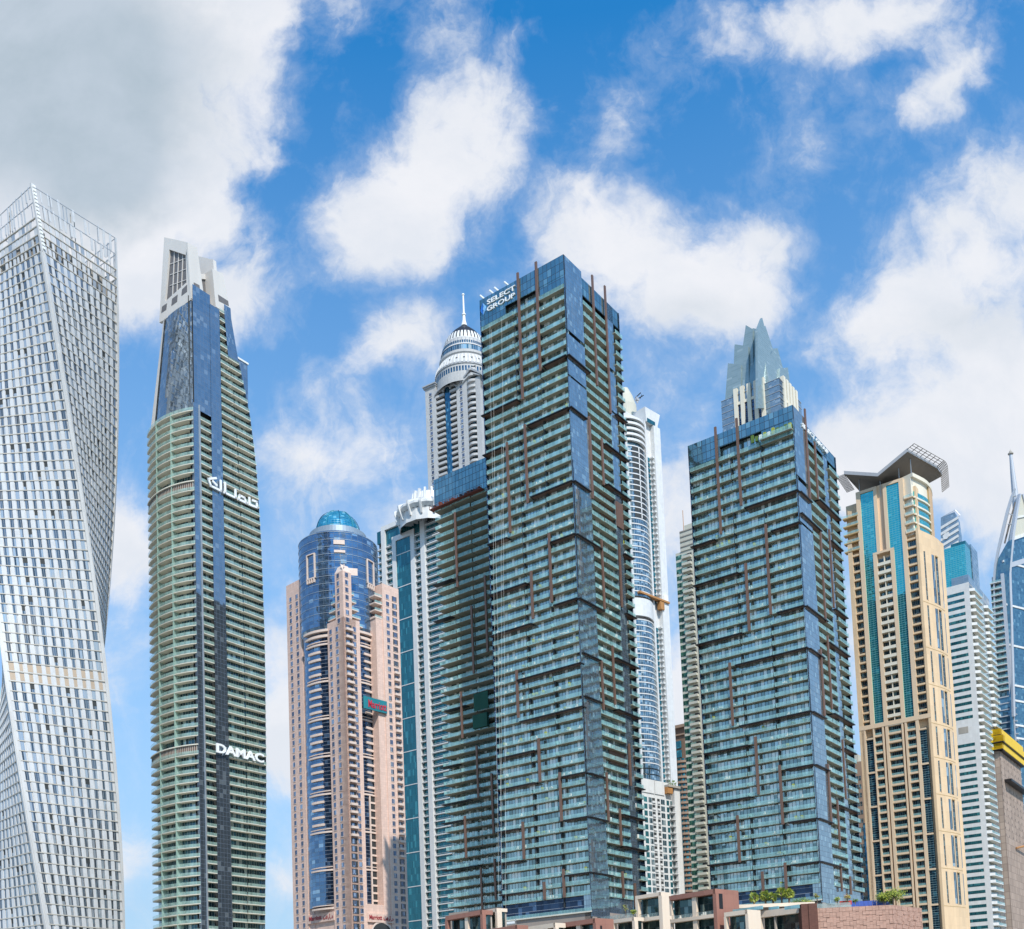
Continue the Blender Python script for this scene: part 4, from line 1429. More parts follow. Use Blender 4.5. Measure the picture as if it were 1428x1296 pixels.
zlow_ = LM.z(470, 1262)
for side, dark, light in ((-1, ((449, 461),), (432, 449)), (1, ((503, 511), (522.5, 535)), (511, 522.5))):
    zlim = RM.z(520, 1105) if side > 0 else -1e9
    for x0, x1 in dark:
        part('dark_glazing', MB().box(coreL, angL(x0), angL(x1), zlow_, zPs - 3, -.2, .25, 'navy_glass', nu=6), rm)
    part('ring_band', MB().box(coreL, *((angL(431), angL(462)) if side < 0 else (angL(502), angL(537))), zRL - 3.4, zRL - 2.2, -.5, 1.3, 'pink_trim', nu=8).box(coreL, *((angL(431), angL(462)) if side < 0 else (angL(502), angL(537))), zRL - .9, zRL + .2, -.5, 2.0, 'pink_trim', nu=8), rm)
    e0, e1_ = (angL(431), angL(462)) if side < 0 else (angL(502), angL(537))
    for i, z in enumerate(rows):
        if z > zRL - 4 or z < zlow_:
            continue
        if (i % 5) == 3:
            part('ring_band', MB().box(coreL, e0, e1_, z - 1.9, z - 1.1, -.5, .9, 'pink_trim', nu=8).box(coreL, e0, e1_, z - .2, z + .2, -.5, .6, 'pink_trim', nu=8), rm)
        elif z > zlim and z > LM.z(470, 1150):
            x0, x1 = (434, 450) if side < 0 else (509, 526)
            b_ = MB().box(coreL, angL(x0), angL(x1), z - 2.0, z - .9, -.5, .9, 'pink_trim', nu=4)
            b_.key = 3
            bal.append(b_)
        if side > 0 and z < zlim:
            w = MB().box(coreL, angL(510.5), angL(531), z - 2.0, z - 1.1, -.5, .8, 'pink_trim', nu=4)
            for q in (0, 1):
                x0 = 510.5 + q * 10.5
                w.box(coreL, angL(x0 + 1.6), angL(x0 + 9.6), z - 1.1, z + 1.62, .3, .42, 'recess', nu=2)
                w.box(coreL, angL(x0), angL(x0 + 1.6), z - 1.1, z + 1.62, -.2, .8, 'pink_trim')
            w.key = 2
            wins.append(w)
many('window', wins, rm)
many('balcony', bal, rm)
for S, a, b in ((LM, uPa, LM.u(424, 1000)), (RM, uPb, RM.u(538, 1000))):
    part('podium_wall', MB().box(S, a, b, 0, LM.z(470, 1262), -4, -.6, 'pink_stone'), rm)
# bright panels and framed windows on the drum
for px, y0, y1, w_ in ((474.5, 753, 759, 8), (475, 767, 770.5, 8)):
    a = ang(px - 1.5, 765)
    part('stone_panel', MB().box(core, a - 2.6, a + 2.6, at(px, y1, cf).z, at(px, y0, cf).z, 0, .5, 'pink_trim', nu=3), rm)
for px in (435.5, 514.5):
    a = math.asin(max(-1, min(1, (at(px, 790, cf + 6).x - cxm) / RC))) * RC
    z0, z1 = at(px, 812, cf + 6).z, at(px, 777, cf + 6).z
    fr = MB().box(core, a - 2.8, a - 2.1, z0, z1, 0, .6, 'pink_trim').box(core, a + 2.1, a + 2.8, z0, z1, 0, .6, 'pink_trim').box(core, a - 2.8, a + 2.8, z1 - .5, z1, 0, .6, 'pink_trim', nu=3)
    fr.box(core, a - 2.8, a + 2.8, z0, z0 + .5, 0, .8, 'pink_trim', nu=3)
    for q in range(4):
        fr.box(core, a - 2.6 + q * 1.45, a - 1.9 + q * 1.45, z0 - 2, z0, 0, .8, 'pink_trim')
    part('framed_window', fr, rm)
# signs
u0, u1 = RM.u(506, 985), RM.u(538, 985)
part('sign_board', MB().box(RM, u0, u1, RM.z(506, 988), RM.z(506, 971), .3, .9, 'sign_teal', back=True), rm)
text_on(RM, u0 + 2.6, RM.z(506, 985), .95, 'Marriott', 5.2, 'sign_red', rm, 'sign_lettering', 1, .1, width=(u1 - u0) * .78, bold=.04)
AR2 = [[(0, .9), (0, 0), (1.4, 0), (1.6, .6)], [(2.0, 0), (2.6, 0), (2.6, .9), (2.0, .9), (2.0, 0)], [(3.0, -.4), (3.6, 0), (3.6, .5)], [(4.0, 1.6), (4.0, 0)], [(4.4, -.4), (5.0, .1)], [(5.3, 0), (5.9, .0), (5.9, .6), (5.4, .6)], [(.8, 1.2), (1.1, 1.2)]]
for S, ua, ub, zy in ((LM, LM.u(466, 1280), LM.u(431, 1282), (448, 1282.5)), (RM, RM.u(513, 1280), RM.u(548, 1282), (530, 1283))):
    zq = S.z(*zy)
    part('sign_board', MB().box(S, min(ua, ub) - .5, max(ua, ub) + .5, zq - 1.3, zq + 2.8, -.6, .35, 'pink_stone'), rm)
    L_ = abs(ub - ua)
    d_ = -1 if S is LM else 1
    st = max(ua, ub) - .6 if S is LM else min(ua, ub) + .6
    text_on(S, st, zq, .38, 'Marriott', 3.0, 'sign_maroon', rm, 'sign_lettering', d_, .08, width=L_ * .50, bold=.05)
    am = MB()
    for stx in AR2:
        for (x0, y0), (x1, y1) in zip(stx, stx[1:]):
            k = L_ * .38 / 6
            a = Vector((x0 * k, y0 * 1.3, 0))
            b = Vector((x1 * k, y1 * 1.3, 0))
            e_ = (b - a).normalized()
            pr = Vector((-e_.y, e_.x, 0)) * .22
            am.face([S(st + d_ * (L_ * .57 + q.x), zq + q.y, .48) for q in (a + pr, b + pr, b - pr, a - pr)], 'sign_maroon')
    part('sign_lettering', am, rm)
arc = MB()
S = RM
ua, ub = RM.u(517, 1290), RM.u(547, 1290)
um, rr = (ua + ub) / 2, (ub - ua) / 2
zc = RM.z(532, 1296) - 1.5
for i in range(12):
    t0, t1 = pi * i / 12, pi * (i + 1) / 12
    P_ = lambda t, r, d: S(um - r * cos(t), zc + r * sin(t) * .8, d)
    arc.face([P_(t0, rr, .2), P_(t1, rr, .2), P_(t1, rr - 1, .2), P_(t0, rr - 1, .2)], 'pink_trim')
    arc.face([P_(t0, rr - 1, .1), P_(t1, rr - 1, .1), S(um, zc, .1)], 'recess')
part('entrance_arch', arc, rm)

# ------------------------------------------------------------------ white and teal tower with fluted crown
PW = at(613, 709, 560)
SW = Plane(PW, -54)
rw = thing('white_teal_tower', 'white framed tower with tall teal glass panel and white fluted crown', 'tower', (PW.x, PW.y, 0))
ux = lambda px: SW.u(px, 760)
zW0 = SW.z(545, 1300) - 4
zWt = SW.z(590, 712)
zr = floors(SW.z(590, 733), zW0, 3.62 * 560 / 545)
cols = dict(far0=ux(526), o0=ux(533), o1=ux(538.3), i0=ux(547.3), i1=ux(552.6), i2=ux(573), i3=ux(578.6), p0=ux(587.5), p1=ux(593.3), end=ux(612))
part('core', MB().box(SW, cols['far0'], -6, 0, zWt - 3, -14, -1.6, 'recess'), rw)
fr = MB()
for a, b in (('o0', 'o1'), ('p0', 'p1')):
    part('frame_column', MB().box(SW, cols[a], cols[b], zW0 - 10, zWt, -2, .9, 'white_clad'), rw)
for a, b in (('i0', 'i1'), ('i2', 'i3')):
    part('frame_column', MB().box(SW, cols[a], cols[b], zW0 - 10, SW.z(560, 745), -2, .6, 'white_clad'), rw)
part('frame_beam', MB().box(SW, cols['o0'], cols['p1'], zWt - 2.6, zWt + .02, -2, .88, 'white_clad'), rw)
part('frame_beam', MB().box(SW, cols['i0'], cols['i3'], SW.z(560, 752), SW.z(560, 744.9), -2, .58, 'white_clad'), rw)
part('glass_band', MB().box(SW, cols['o1'], cols['p0'], SW.z(563, 754), zWt - 2.6, -1.7, -.3, 'teal_glass'), rw)
part('glass_panel', MB().box(SW, cols['i1'], cols['i2'], zW0, SW.z(562, 752), -1.7, .1, 'teal_glass'), rw)
wins, bal = [], []
for i, z in enumerate(zr):
    for a, b in ((cols['o1'], cols['i0']), (cols['i3'], cols['p0']), (cols['p1'], cols['end'] - 2), (cols['far0'], cols['o0'])):
        if z > SW.z(563, 752) and a != cols['p1']:
            continue
        w = MB().box(SW, a, b, z - 3.5, z - .5, -1.6, -1.2, 'teal_glass')
        w.key = 1
        wins.append(w)
        s = MB().box(SW, a, b, z - .5, z + .1, -1.6, .25, 'white_clad').box(SW, a, b, z + .7, z + .8, .1, .2, 'white_clad')
        s.key = 1
        bal.append(s)
    if i % 5 == 3 and z < SW.z(562, 760):
        part('white_line', MB().box(SW, cols['i1'], cols['i2'], z - .2, z + .25, .05, .3, 'white_clad'), rw)
many('window', wins, rw)
many('balcony', bal, rw)
part('side_glass', MB().box(SW, cols['far0'], cols['o0'], SW.z(530, 758), SW.z(530, 741), -2, -.1, 'teal_glass'), rw)
cw = at(600, 709, 574)
rcw = 50 * 574 / F
zc0 = at(600, 707, 574 - rcw).z
zct = at(600, 681, 574 - 8).z
hh = zct - zc0
pr = [(rcw * .90, zc0 - 5), (rcw * .90, zc0 + hh * .08), (rcw, zc0 + hh * .22), (rcw * 1.0, zc0 + hh * .30), (rcw * .52, zc0 + hh * .62), (rcw * .46, zc0 + hh * .92)]
part('crown', MB().lathe(cw.x, cw.y, pr, 'white_clad', 16), rw)
for k in range(16):
    a = 2 * pi * (k + .5) / 16
    if sin(a) > .5:
        continue
    d_ = Vector((cos(a), sin(a), 0))
    t_ = Vector((-sin(a), cos(a), 0))
    rb = MB()
    pts = [(rcw * .92, zc0 - 2), (rcw * 1.04, zc0 + hh * .22), (rcw * 1.05, zc0 + hh * .33), (rcw * .56, zc0 + hh * .64), (rcw * .50, zc0 + hh * 1.02), (rcw * .42, zc0 + hh * 1.02), (rcw * .42, zc0 - 2)]
    l = [cw + d_ * r_ - t_ * .5 for r_, z in pts]
    r2 = [cw + d_ * r_ + t_ * .5 for r_, z in pts]
    for q, (r_, z) in enumerate(pts):
        l[q].z = z
        r2[q].z = z
    rb.face(l, 'white_clad').face(r2[::-1], 'white_clad')
    for q in range(len(pts) - 1):
        rb.face([l[q], r2[q], r2[q + 1], l[q + 1]], 'white_clad')
    part('crown_rib', rb, rw)
    a2 = 2 * pi * k / 16
    cc = Cyl(cw.x, cw.y, rcw, a2 + pi / 2)
    part('crown_grille', MB().box(cc, -1.8, 1.8, zc0 + hh * .10, zc0 + hh * .17, -2.3, -1.6, 'recess'), rw)

# ------------------------------------------------------------------ grey domed tower with the spire
YP = 580.0
PP = at(671, 560, YP)
SP = Plane(PP, -58)
rp = thing('domed_tower', 'grey stone tower with round tiered dome and thin white spire', 'tower', (PP.x, PP.y, 0))
uq = lambda px: SP.u(px, 560)
zPb = SP.z(600, 700) - 12
rowsP = floors(SP.z(597, 553), zPb, 3.36)
cs = [uq(x) for x in (594, 608.5, 620.5, 628, 637.5, 652.5, 664.5, 670.5)]
zcor = SP.z(600, 542)
part('core', MB().box(SP, cs[0], 0, 0, zcor - 1, -30, -1.5, 'grey_stone', back=True), rp)
wins, bal = [], []
for a, b, zt in ((cs[1], cs[0], zcor), (cs[5], cs[4], SP.z(645, 528)), (0, cs[6], SP.z(667, 526))):
    part('stone_pier', MB().box(SP, a, b, zPb - 40, zt, -1.6, .5, 'grey_stone'), rp)
for a, b, zt in ((cs[2], cs[1], SP.z(612, 544)), (cs[4], cs[3], SP.z(632, 536)), (cs[6], cs[5], SP.z(658, 520))):
    part('glazed_bay', MB().box(SP, a, b, zPb, zt, -1.6, -.8, 'blue_strip'), rp)
part('glass_strip', MB().box(SP, cs[3], cs[2], zPb, SP.z(624, 533), -1.6, -.2, 'blue_strip'), rp)
for i, z in enumerate(rowsP):
    for u in ((cs[0] + cs[1]) / 2, cs[4] + (cs[5] - cs[4]) * .45):
        w = MB().box(SP, u - .8, u + .8, z - 1.0, z + 1.0, .5, .54, 'small_glass').box(SP, u - 1, u + 1, z - 1.3, z - 1.0, .5, .8, 'grey_stone')
        wins.append(w)
    for a, b, rnd_ in ((cs[2], cs[1], 0), (cs[4], cs[3], 0), (cs[6], cs[5], 1)):
        if b == cs[5]:
            zz = z + 4
            bS = lambda u, zq, d, a=a, b=b: SP(u, zq, d + 1.3 * sin(pi * (u - a) / (b - a)))
            s = MB().box(bS, a + .05, b - .05, zz - .3, zz + 1.0, -1, .5, 'grey_stone', nu=6)
        else:
            zz = z
            s = MB().box(SP, a + .2, b - .2, zz - .3, zz + 1.0, -1, .6, 'grey_stone')
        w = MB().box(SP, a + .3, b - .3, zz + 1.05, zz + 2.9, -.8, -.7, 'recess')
        s.add(w)
        s.key = 1
        bal.append(s)
many('window', wins, rp)
many('balcony', bal, rp)
# cornices, gable and arch
cn = MB().box(SP, cs[1] - .3, cs[0] + .8, zcor, zcor + 1.0, -2, 1.2, 'grey_trim').box(SP, cs[1] - .6, cs[0] + 1.2, zcor + 1.0, zcor + 1.7, -2, 1.8, 'grey_trim')
part('cornice', cn, rp)


def gable(S, a, b, z0, h, d0, d1, t, mat):
    m = MB()
    mid = (a + b) / 2
    for (ua, za), (ub, zb) in (((a, z0), (mid, z0 + h)), ((mid, z0 + h), (b, z0))):
        q = [(ua, za), (ub, zb), (ub, zb + t), (ua, za + t)]
        f_ = [S(u, z, d1) for u, z in q]
        k_ = [S(u, z, d0) for u, z in q]
        m.face(f_, mat).face(k_[::-1], mat)
        for i in range(4):
            j = (i + 1) % 4
            m.face([k_[i], k_[j], f_[j], f_[i]], mat)
    return m


zgb = SP.z(660, 524)
part('gable', gable(SP, -1.5, cs[5] + 4, zgb - 2.2, 5.5, -2, 1.6, 1.2, 'grey_trim'), rp)
part('gable', gable(SP, -.6, cs[5] + 2.6, zgb - 2.4, 3.4, -2, 1.3, .8, 'grey_stone'), rp)
part('gable_wall', MB().box(SP, 0, cs[4], zgb - 9, zgb - 2.4, -2, .2, 'grey_stone'), rp)
za = SP.z(622, 537)
part('gable', gable(SP, cs[4] - .5, cs[1] + .5, za - 4.5, 6.5, -2, 1.2, 1.0, 'grey_trim'), rp)
arch = MB()
um, rr = (cs[2] + cs[3]) / 2, (cs[2] - cs[3]) / 2 + 1.0
for i in range(10):
    t0, t1 = pi * i / 10, pi * (i + 1) / 10
    P_ = lambda t, r, d: SP(um - r * cos(t), za - 4 + r * sin(t), d)
    arch.face([P_(t0, rr, .8), P_(t1, rr, .8), P_(t1, rr - .7, .8), P_(t0, rr - .7, .8)], 'grey_stone')
    arch.face([P_(t0, rr, -1), P_(t1, rr, -1), P_(t1, rr, .8), P_(t0, rr, .8)], 'grey_stone')
part('arch', arch, rp)
# drum, tiers, dome, spire
cyP = YP + 22
cP = at(649, 500, cyP)
kP = cyP / F
zf = lambda y, r: at(649, y, cyP - r * kP).z      # height of the front of a ring of radius r px
tiers = [(44, 530), (44, 521), (44, 505.5), (45, 505.5), (45, 503), (37, 492), (38.5, 489.5), (38.5, 486.2), (36, 486)]
mats = ['grey_stone', 'grey_stone', 'grey_stone', 'grey_trim', 'grey_stone', 'grey_stone', 'grey_stone', 'grey_stone']
part('drum', MB().lathe(cP.x, cP.y, [(r * kP, zf(y, r)) for r, y in tiers], 'grey_stone', 56, mats=mats), rp)
part('glass_ring', MB().lathe(cP.x, cP.y, [(35.5 * kP, zf(486, 36)), (35.5 * kP, zf(479, 36))], 'curve_glass', 56), rp)
part('upper_ring', MB().lathe(cP.x, cP.y, [(36 * kP, zf(479, 36)), (34 * kP, zf(477, 34)), (32.5 * kP, zf(472.5, 32)), (31 * kP, zf(468, 31))], 'grey_stone', 56), rp)
dpr = [(31 * kP, zf(469, 31)), (29 * kP, zf(464, 29)), (25 * kP, zf(459.5, 25)), (18 * kP, zf(456, 18)), (9 * kP, zf(453.8, 9)), (0.01, zf(453.2, 0))]
part('dome', MB().lathe(cP.x, cP.y, dpr, 'dark_metal', 48), rp)
for k in range(40):
    a = -1.9 + 3.8 * k / 39
    cc = Cyl(cP.x, cP.y, 44 * kP, a)
    part('drum_window', MB().box(cc, -.5, .5, zf(516, 44), zf(509.5, 44), 0, .08, 'blue_strip'), rp)
    cc2 = Cyl(cP.x, cP.y, 33.6 * kP, a)
    part('drum_window', MB().box(cc2, -.42, .42, zf(477.2, 34), zf(473.4, 34), 0, .25, 'blue_strip'), rp)
for k in range(30):
    a = -1.85 + 3.7 * k / 29
    ca, sa = cos(a), sin(a)
    Pt = lambda r, z: Vector((cP.x + r * kP * sa, cP.y - r * kP * ca, z))
    tt = Vector((ca, sa, 0)) * .38
    o = [Pt(45.6, zf(504, 45)), Pt(44.2, zf(498, 45)), Pt(38.2, zf(493.2, 38)), Pt(37, zf(492.5, 38)), Pt(42.5, zf(504, 44))]
    m = MB().face([q - tt for q in o], 'white_clad').face([q + tt for q in o][::-1], 'white_clad')
    for i in range(5):
        j = (i + 1) % 5
        m.face([o[i] - tt, o[j] - tt, o[j] + tt, o[i] + tt], 'white_clad')
    part('bracket', m, rp)
    if k % 2 == 0:
        cc = Cyl(cP.x, cP.y, 41.5 * kP, a + .06)
        part('bracket_recess', MB().box(cc, -.55, .55, zf(503, 41), zf(497.4, 41), -1.2, .1, 'recess'), rp)
for k in range(22):
    a = -1.85 + 3.7 * k / 21
    ca, sa = cos(a), sin(a)
    Pt = lambda r, z: Vector((cP.x + r * kP * sa, cP.y - r * kP * ca, z))
    tt = Vector((ca, sa, 0))
    q = MB()
    for w0, w1, (r0, y0), (r1, y1) in ((.75, .75, (31.8, 469.5), (29.8, 464)), (.75, .5, (29.8, 464), (26.6, 460))):
        q.face([Pt(r0, zf(y0, r0)) - tt * w0, Pt(r0, zf(y0, r0)) + tt * w0, Pt(r1, zf(y1, r1)) + tt * w1, Pt(r1, zf(y1, r1)) - tt * w1], 'white_clad')
    q.face([Pt(33.2, zf(474, 33)) - tt * .3, Pt(33.2, zf(474, 33)) + tt * .3, Pt(33.0, zf(467.5, 33))], 'grey_trim')
    part('crown_petal', q, rp)
zsp = [at(649, y, cyP).z for y in (455, 440, 438, 412, 409)]
sp = MB().lathe(cP.x, cP.y, [(4.6 * kP, zsp[0]), (2.6 * kP, zsp[0] + (zsp[1] - zsp[0]) * .45), (1.9 * kP, zsp[1]), (2.9 * kP, zsp[1] + .1), (2.9 * kP, zsp[2]), (1.5 * kP, zsp[2] + .1), (1.1 * kP, zsp[3]), (1.9 * kP, zsp[3] + .1), (1.9 * kP, zsp[3] + .8), (.4 * kP, zsp[3] + .9), (.3 * kP, zsp[4])], 'white_paint', 12)
part('spire', sp, rp)

# ------------------------------------------------------------------ white tower with the curved glass bay, behind the tall one
Y8 = 660.0
P8 = at(905, 800, Y8)
S8 = Plane(P8, 46)
r8 = thing('curved_bay_tower', 'white tower with curved blue glass bay and bright blade wall at its right edge', 'tower', (P8.x, P8.y, 0))
u8 = lambda px, y=800: S8.u(px, y)
z8b = S8.z(905, 1120)
z8t = S8.z(900, 588)
rows8 = floors(S8.z(900, 598), z8b, 3.62)
ub0, ub1 = u8(882), u8(907.5)
part('core', MB().box(S8, u8(868), u8(925), 0, z8t, -14, -.6, 'white_clad', back=True), r8)
bow = lambda u, z, d: S8(u, z, d + 3.2 * max(0.0, sin(pi * max(0.0, min(1.0, (u - ub0) / (ub1 - ub0))))) ** .8)
zpl1, zpl0 = S8.z(895, 838), S8.z(895, 862)
zbal = S8.z(890, 628)
wins, bal = [], []
for i, z in enumerate(rows8):
    if zpl0 < z < zpl1 + 3:
        continue
    if z > zbal:
        s = MB().box(bow, ub0, ub1 - 1, z - .5, z + .2, -1, .9, 'white_clad', nu=10).box(bow, ub0, ub1 - 1, z + .2, z + 1.0, .8, .9, 'white_clad', nu=10)
        s.key = 2
        bal.append(s)
        w = MB().box(bow, ub0, ub1, z - 3.4, z - .5, -1, -.7, 'gold_win', nu=8)
        w.key = 2
        wins.append(w)
        continue
    w = MB().box(bow, ub0, ub1, z - 3.1, z - .35, -.5, 0, 'curve_glass', nu=10)
    w.key = 1.5
    wins.append(w)
    part('spandrel', MB().box(bow, ub0 - .3, ub1 + .2, z - .42, z + .25, -.5, .28, 'white_clad', nu=10), r8) if i < 62 else None
    if S8.z(890, 720) < z <= zbal:
        w = MB().box(bow, ub0 + 3, ub0 + 13, z - 2.9, z - .5, -.1, .12, 'recess', nu=4)
        w.box(bow, ub0 + 7.6, ub0 + 8.3, z - 3.1, z - .3, 0, .3, 'white_clad')
        w.key = 1
        wins.append(w)
    w = MB().box(S8, u8(909.5), u8(914), z - 2.9, z - .6, -.5, .06, 'teal_glass')
    w.key = 1.2
    wins.append(w)
    w = MB().box(S8, u8(876), u8(881), z - 3.0, z - .5, -.5, .06, 'curve_glass')
    w.key = .5
    wins.append(w)
    s = MB().box(S8, u8(915), u8(917.2), z - .5, z + .4, -.6, 1.8, 'white_clad')
    bal.append(s)
many('window', wins, r8)
many('balcony', bal, r8)
part('plant_wall', MB().box(bow, ub0, ub1 + 1, zpl0, zpl1, -.5, .5, 'white_clad', nu=10), r8)
part('bay_edge', MB().box(S8, ub0 - 1.2, ub0, z8b, zbal + 4, -.5, .9, 'white_clad'), r8)
part('bay_edge', MB().box(S8, u8(907.6), u8(909.4), z8b, S8.z(905, 592), -.5, .9, 'white_clad'), r8)
bl = MB().box(S8, u8(917.2), u8(926), z8b - 20, S8.z(915, 600), -6, 2.6, 'white_clad', back=True)
part('blade_wall', bl, r8)
hd_ = MB()
q = [(896, 569), (917, 581), (913.5, 598), (898, 589)]
uvz = [S8.uz(x, y) for x, y in q]
fr = [S8(u, z, 2.0) for u, z in uvz]
bk = [S8(u, z, -8) for u, z in uvz]
hd_.face(fr, 'white_clad', uvz)
hd_.face(bk[::-1], 'white_clad', uvz)
for i in range(4):
    j = (i + 1) % 4
    hd_.face([bk[i], bk[j], fr[j], fr[i]], 'white_clad')
part('roof_head', hd_, r8)
part('head_window', MB().box(S8, S8.u(899, 590), S8.u(910, 590), S8.z(905, 593.5), S8.z(905, 588), 1.9, 2.06, 'teal_glass'), r8)
c8 = at(872, 560, Y8 + 14)
k8 = (Y8 + 14) / F
zz = [at(872, y, Y8 + 4).z for y in (600, 572, 556, 542, 530)]
part('roof_drum', MB().lathe(c8.x, c8.y, [(17 * k8, zz[0]), (16.5 * k8, zz[1]), (15.5 * k8, zz[2]), (11 * k8, zz[3]), (5 * k8, zz[4])], 'beige_stone', 32), r8)
for k in range(9):
    cc = Cyl(c8.x, c8.y, 16.7 * k8, -.5 + k * .23)
    part('drum_window', MB().box(cc, -.35, .35, zz[1] - 6.5, zz[1] - 2.5, 0, .2, 'recess'), r8)
# its roof crane
pc = at(888.5, 558, Y8 + 2)
ck = thing('roof_crane', 'small dark crane jib on the roof of the curved bay tower', 'crane', (pc.x, pc.y, pc.z - 6))
A = lambda x, y: at(x, y, Y8 + 2)
part('mast', MB().bar(A(889, 562), A(887.5, 554), .6, 'silver', 6), ck)
part('jib', MB().bar(A(886, 555), A(893.5, 548), .32, 'dark_metal', 5).bar(A(890, 556), A(897.5, 551.5), .3, 'dark_metal', 5).bar(A(893, 556), A(895, 550.5), .2, 'dark_metal', 5), ck)
part('cab', MB().box(Plane(A(888, 558), 46), -1, 1.4, A(888, 559).z, A(888, 555.5).z, -1, 1, 'silver', back=True), ck)
# orange hoist on its right edge
hs = thing('construction_hoist', 'rusty orange hoist mast and gantry fixed to the white blade wall', 'hoist', S8(u8(927), 0, 0))
um, zt_ = S8.uz(926.5, 818, 1)
part('mast', MB().box(S8, um - .45, um + .45, S8.z(936, 1100), zt_, .3, 1.3, 'orange_rust', back=True), hs)
for y in (820, 832, 936, 948, 1070):
    zz_ = S8.z(928, y)
    part('tie_bracket', MB().box(S8, um, um + 1.9, zz_, zz_ + .7, .3, 1.2, 'orange_rust', back=True), hs)
zg_ = S8.z(905, 843)
part('gantry', MB().box(S8, u8(887, 840), um + 1.5, zg_ + 3.4, zg_ + 4.6, .6, 3.6, 'orange_rust', back=True), hs)
part('hoist_cage', MB().box(S8, u8(915, 840), u8(920.5, 840), zg_ - 2, zg_ + 3, .8, 3.4, 'orange_rust', back=True).box(S8, u8(921, 840), u8(926, 840), zg_ + 4.6, zg_ + 8.5, 2.0, 3.2, 'furniture', back=True), hs)

# ------------------------------------------------------------------ lower white block of square windows
YL = 520.0
PL8 = at(910, 1150, YL)
S9 = Plane(PL8, 47)
r9 = thing('window_grid_block', 'lower white apartment block with grid of square windows and blank right edge', 'building', (PL8.x, PL8.y, 0))
v9 = lambda px: S9.u(px, 1150)
z9t, z9b = S9.z(905, 1087), S9.z(910, 1252) - 6
part('wall', MB().box(S9, v9(888), v9(938), 0, z9t, -10, 0, 'white_clad', back=True), r9)
part('blade_wall', MB().box(S9, v9(939), v9(947.5), 0, S9.z(938, 1101), -10, 1.6, 'white_clad', back=True), r9)
rows9 = floors(S9.z(905, 1112), z9b, 3.42)
wins = []
for z in rows9:
    for a, b, mt in ((899.5, 904, 'teal_glass'), (906, 910.5, 'curve_glass'), (911, 915, 'recess'), (918, 921.5, 'recess'), (923, 928.5, 'curve_glass'), (931, 934.5, 'teal_glass'), (935.8, 938.6, 'gold_win')):
        w = MB().box(S9, v9(a), v9(b), z - 2.5, z, .0, .05, mt)
        if mt == 'recess':
            w.box(S9, v9(a), v9(b), z - 2.5, z - 1.5, .05, .5, 'white_clad')
        w.key = b - a
        wins.append(w)
    part('fin_slab', MB().box(S9, v9(934), v9(940), z - 2.9, z - 2.6, 0, 1.7, 'white_clad'), r9)
many('window', wins, r9)
for a, b in ((897, 914), (915, 928)):
    part('parapet_panel', MB().box(S9, v9(a), v9(b), S9.z(905, 1106), z9t - .3, .02, .4, 'white_clad'), r9)
part('roof_scaffold', MB().box(S9, v9(929), v9(949), S9.z(938, 1101) + .2, S9.z(938, 1101) + 1.3, -2, 2.6, 'concrete', back=True).box(S9, v9(929), v9(936), S9.z(938, 1101) - 3, S9.z(938, 1101) + .2, -1, 2.2, 'orange_rust', back=True), r9)
lf = MB()
for i in range(60):
    p = S9(v9(random.uniform(933, 943)), S9.z(938, 1101) + random.uniform(1.2, 3.5), random.uniform(-1, 2.5))
    d_ = Vector((random.uniform(-1, 1), random.uniform(-1, 1), random.uniform(-1, 1))) * .6
    lf.face([p, p + d_, p + d_ + Vector((0, .2, .6)), p + Vector((.1, 0, .6))], 'leaf')
o = part('rooftop_plant', lf, None)
tag(o, 'clump of green leaves on the roof edge of the lower white block', 'plant')

# ------------------------------------------------------------------ brown stone tower sliver
Y10 = 700.0
Pb = at(957, 1100, Y10)
Sb = Plane(Pb, -54)
rb_ = thing('brown_tower', 'narrow brown stone tower seen in the gap beside the pale green tower', 'tower', (Pb.x, Pb.y, 0))
ub_ = lambda px: Sb.u(px, 1100)
z1 = Sb.z(950, 1015)
part('wall', MB().box(Sb, ub_(962), ub_(928), 0, z1, -12, -.5, 'brown_stone', back=True), rb_)
cb = Cyl(Sb(ub_(949.5), 0, -4).x, Sb(ub_(949.5), 0, -4).y, 6.6, -.1)
part('cornice', MB().box(Sb, ub_(964), ub_(926), z1, z1 + 2, -12, 1.4, 'brown_trim', back=True).box(Sb, ub_(963), ub_(927), z1 - 5, z1 - 4, -12, .6, 'brown_trim'), rb_)
wins = []
zb0 = Sb.z(950, 1058)
part('round_bay', MB().box(cb, -8.5, 8.5, 0, zb0 - .5, -2, .05, 'brown_stone', nu=14), rb_)
for i, z in enumerate(floors(zb0, 40, 3.45)):
    s = MB().box(cb, -8, 8, z - 3.3, z - 1.9, 0, .9, 'brown_trim', nu=12)
    part('balcony', s, rb_)
    for q in range(-2, 3):
        w = MB().box(cb, q * 2.6 - 1, q * 2.6 + 1, z - 1.8, z - .3, .05, .12, 'teal_glass', nu=2)
        w.key = 1
        wins.append(w)
many('window', wins, rb_)
for y0, y1 in ((1033, 1043), (1046, 1056)):
    part('tall_window', MB().box(Sb, ub_(953), ub_(945.5), Sb.z(950, y1), Sb.z(950, y0), -.5, .1, 'teal_glass'), rb_)

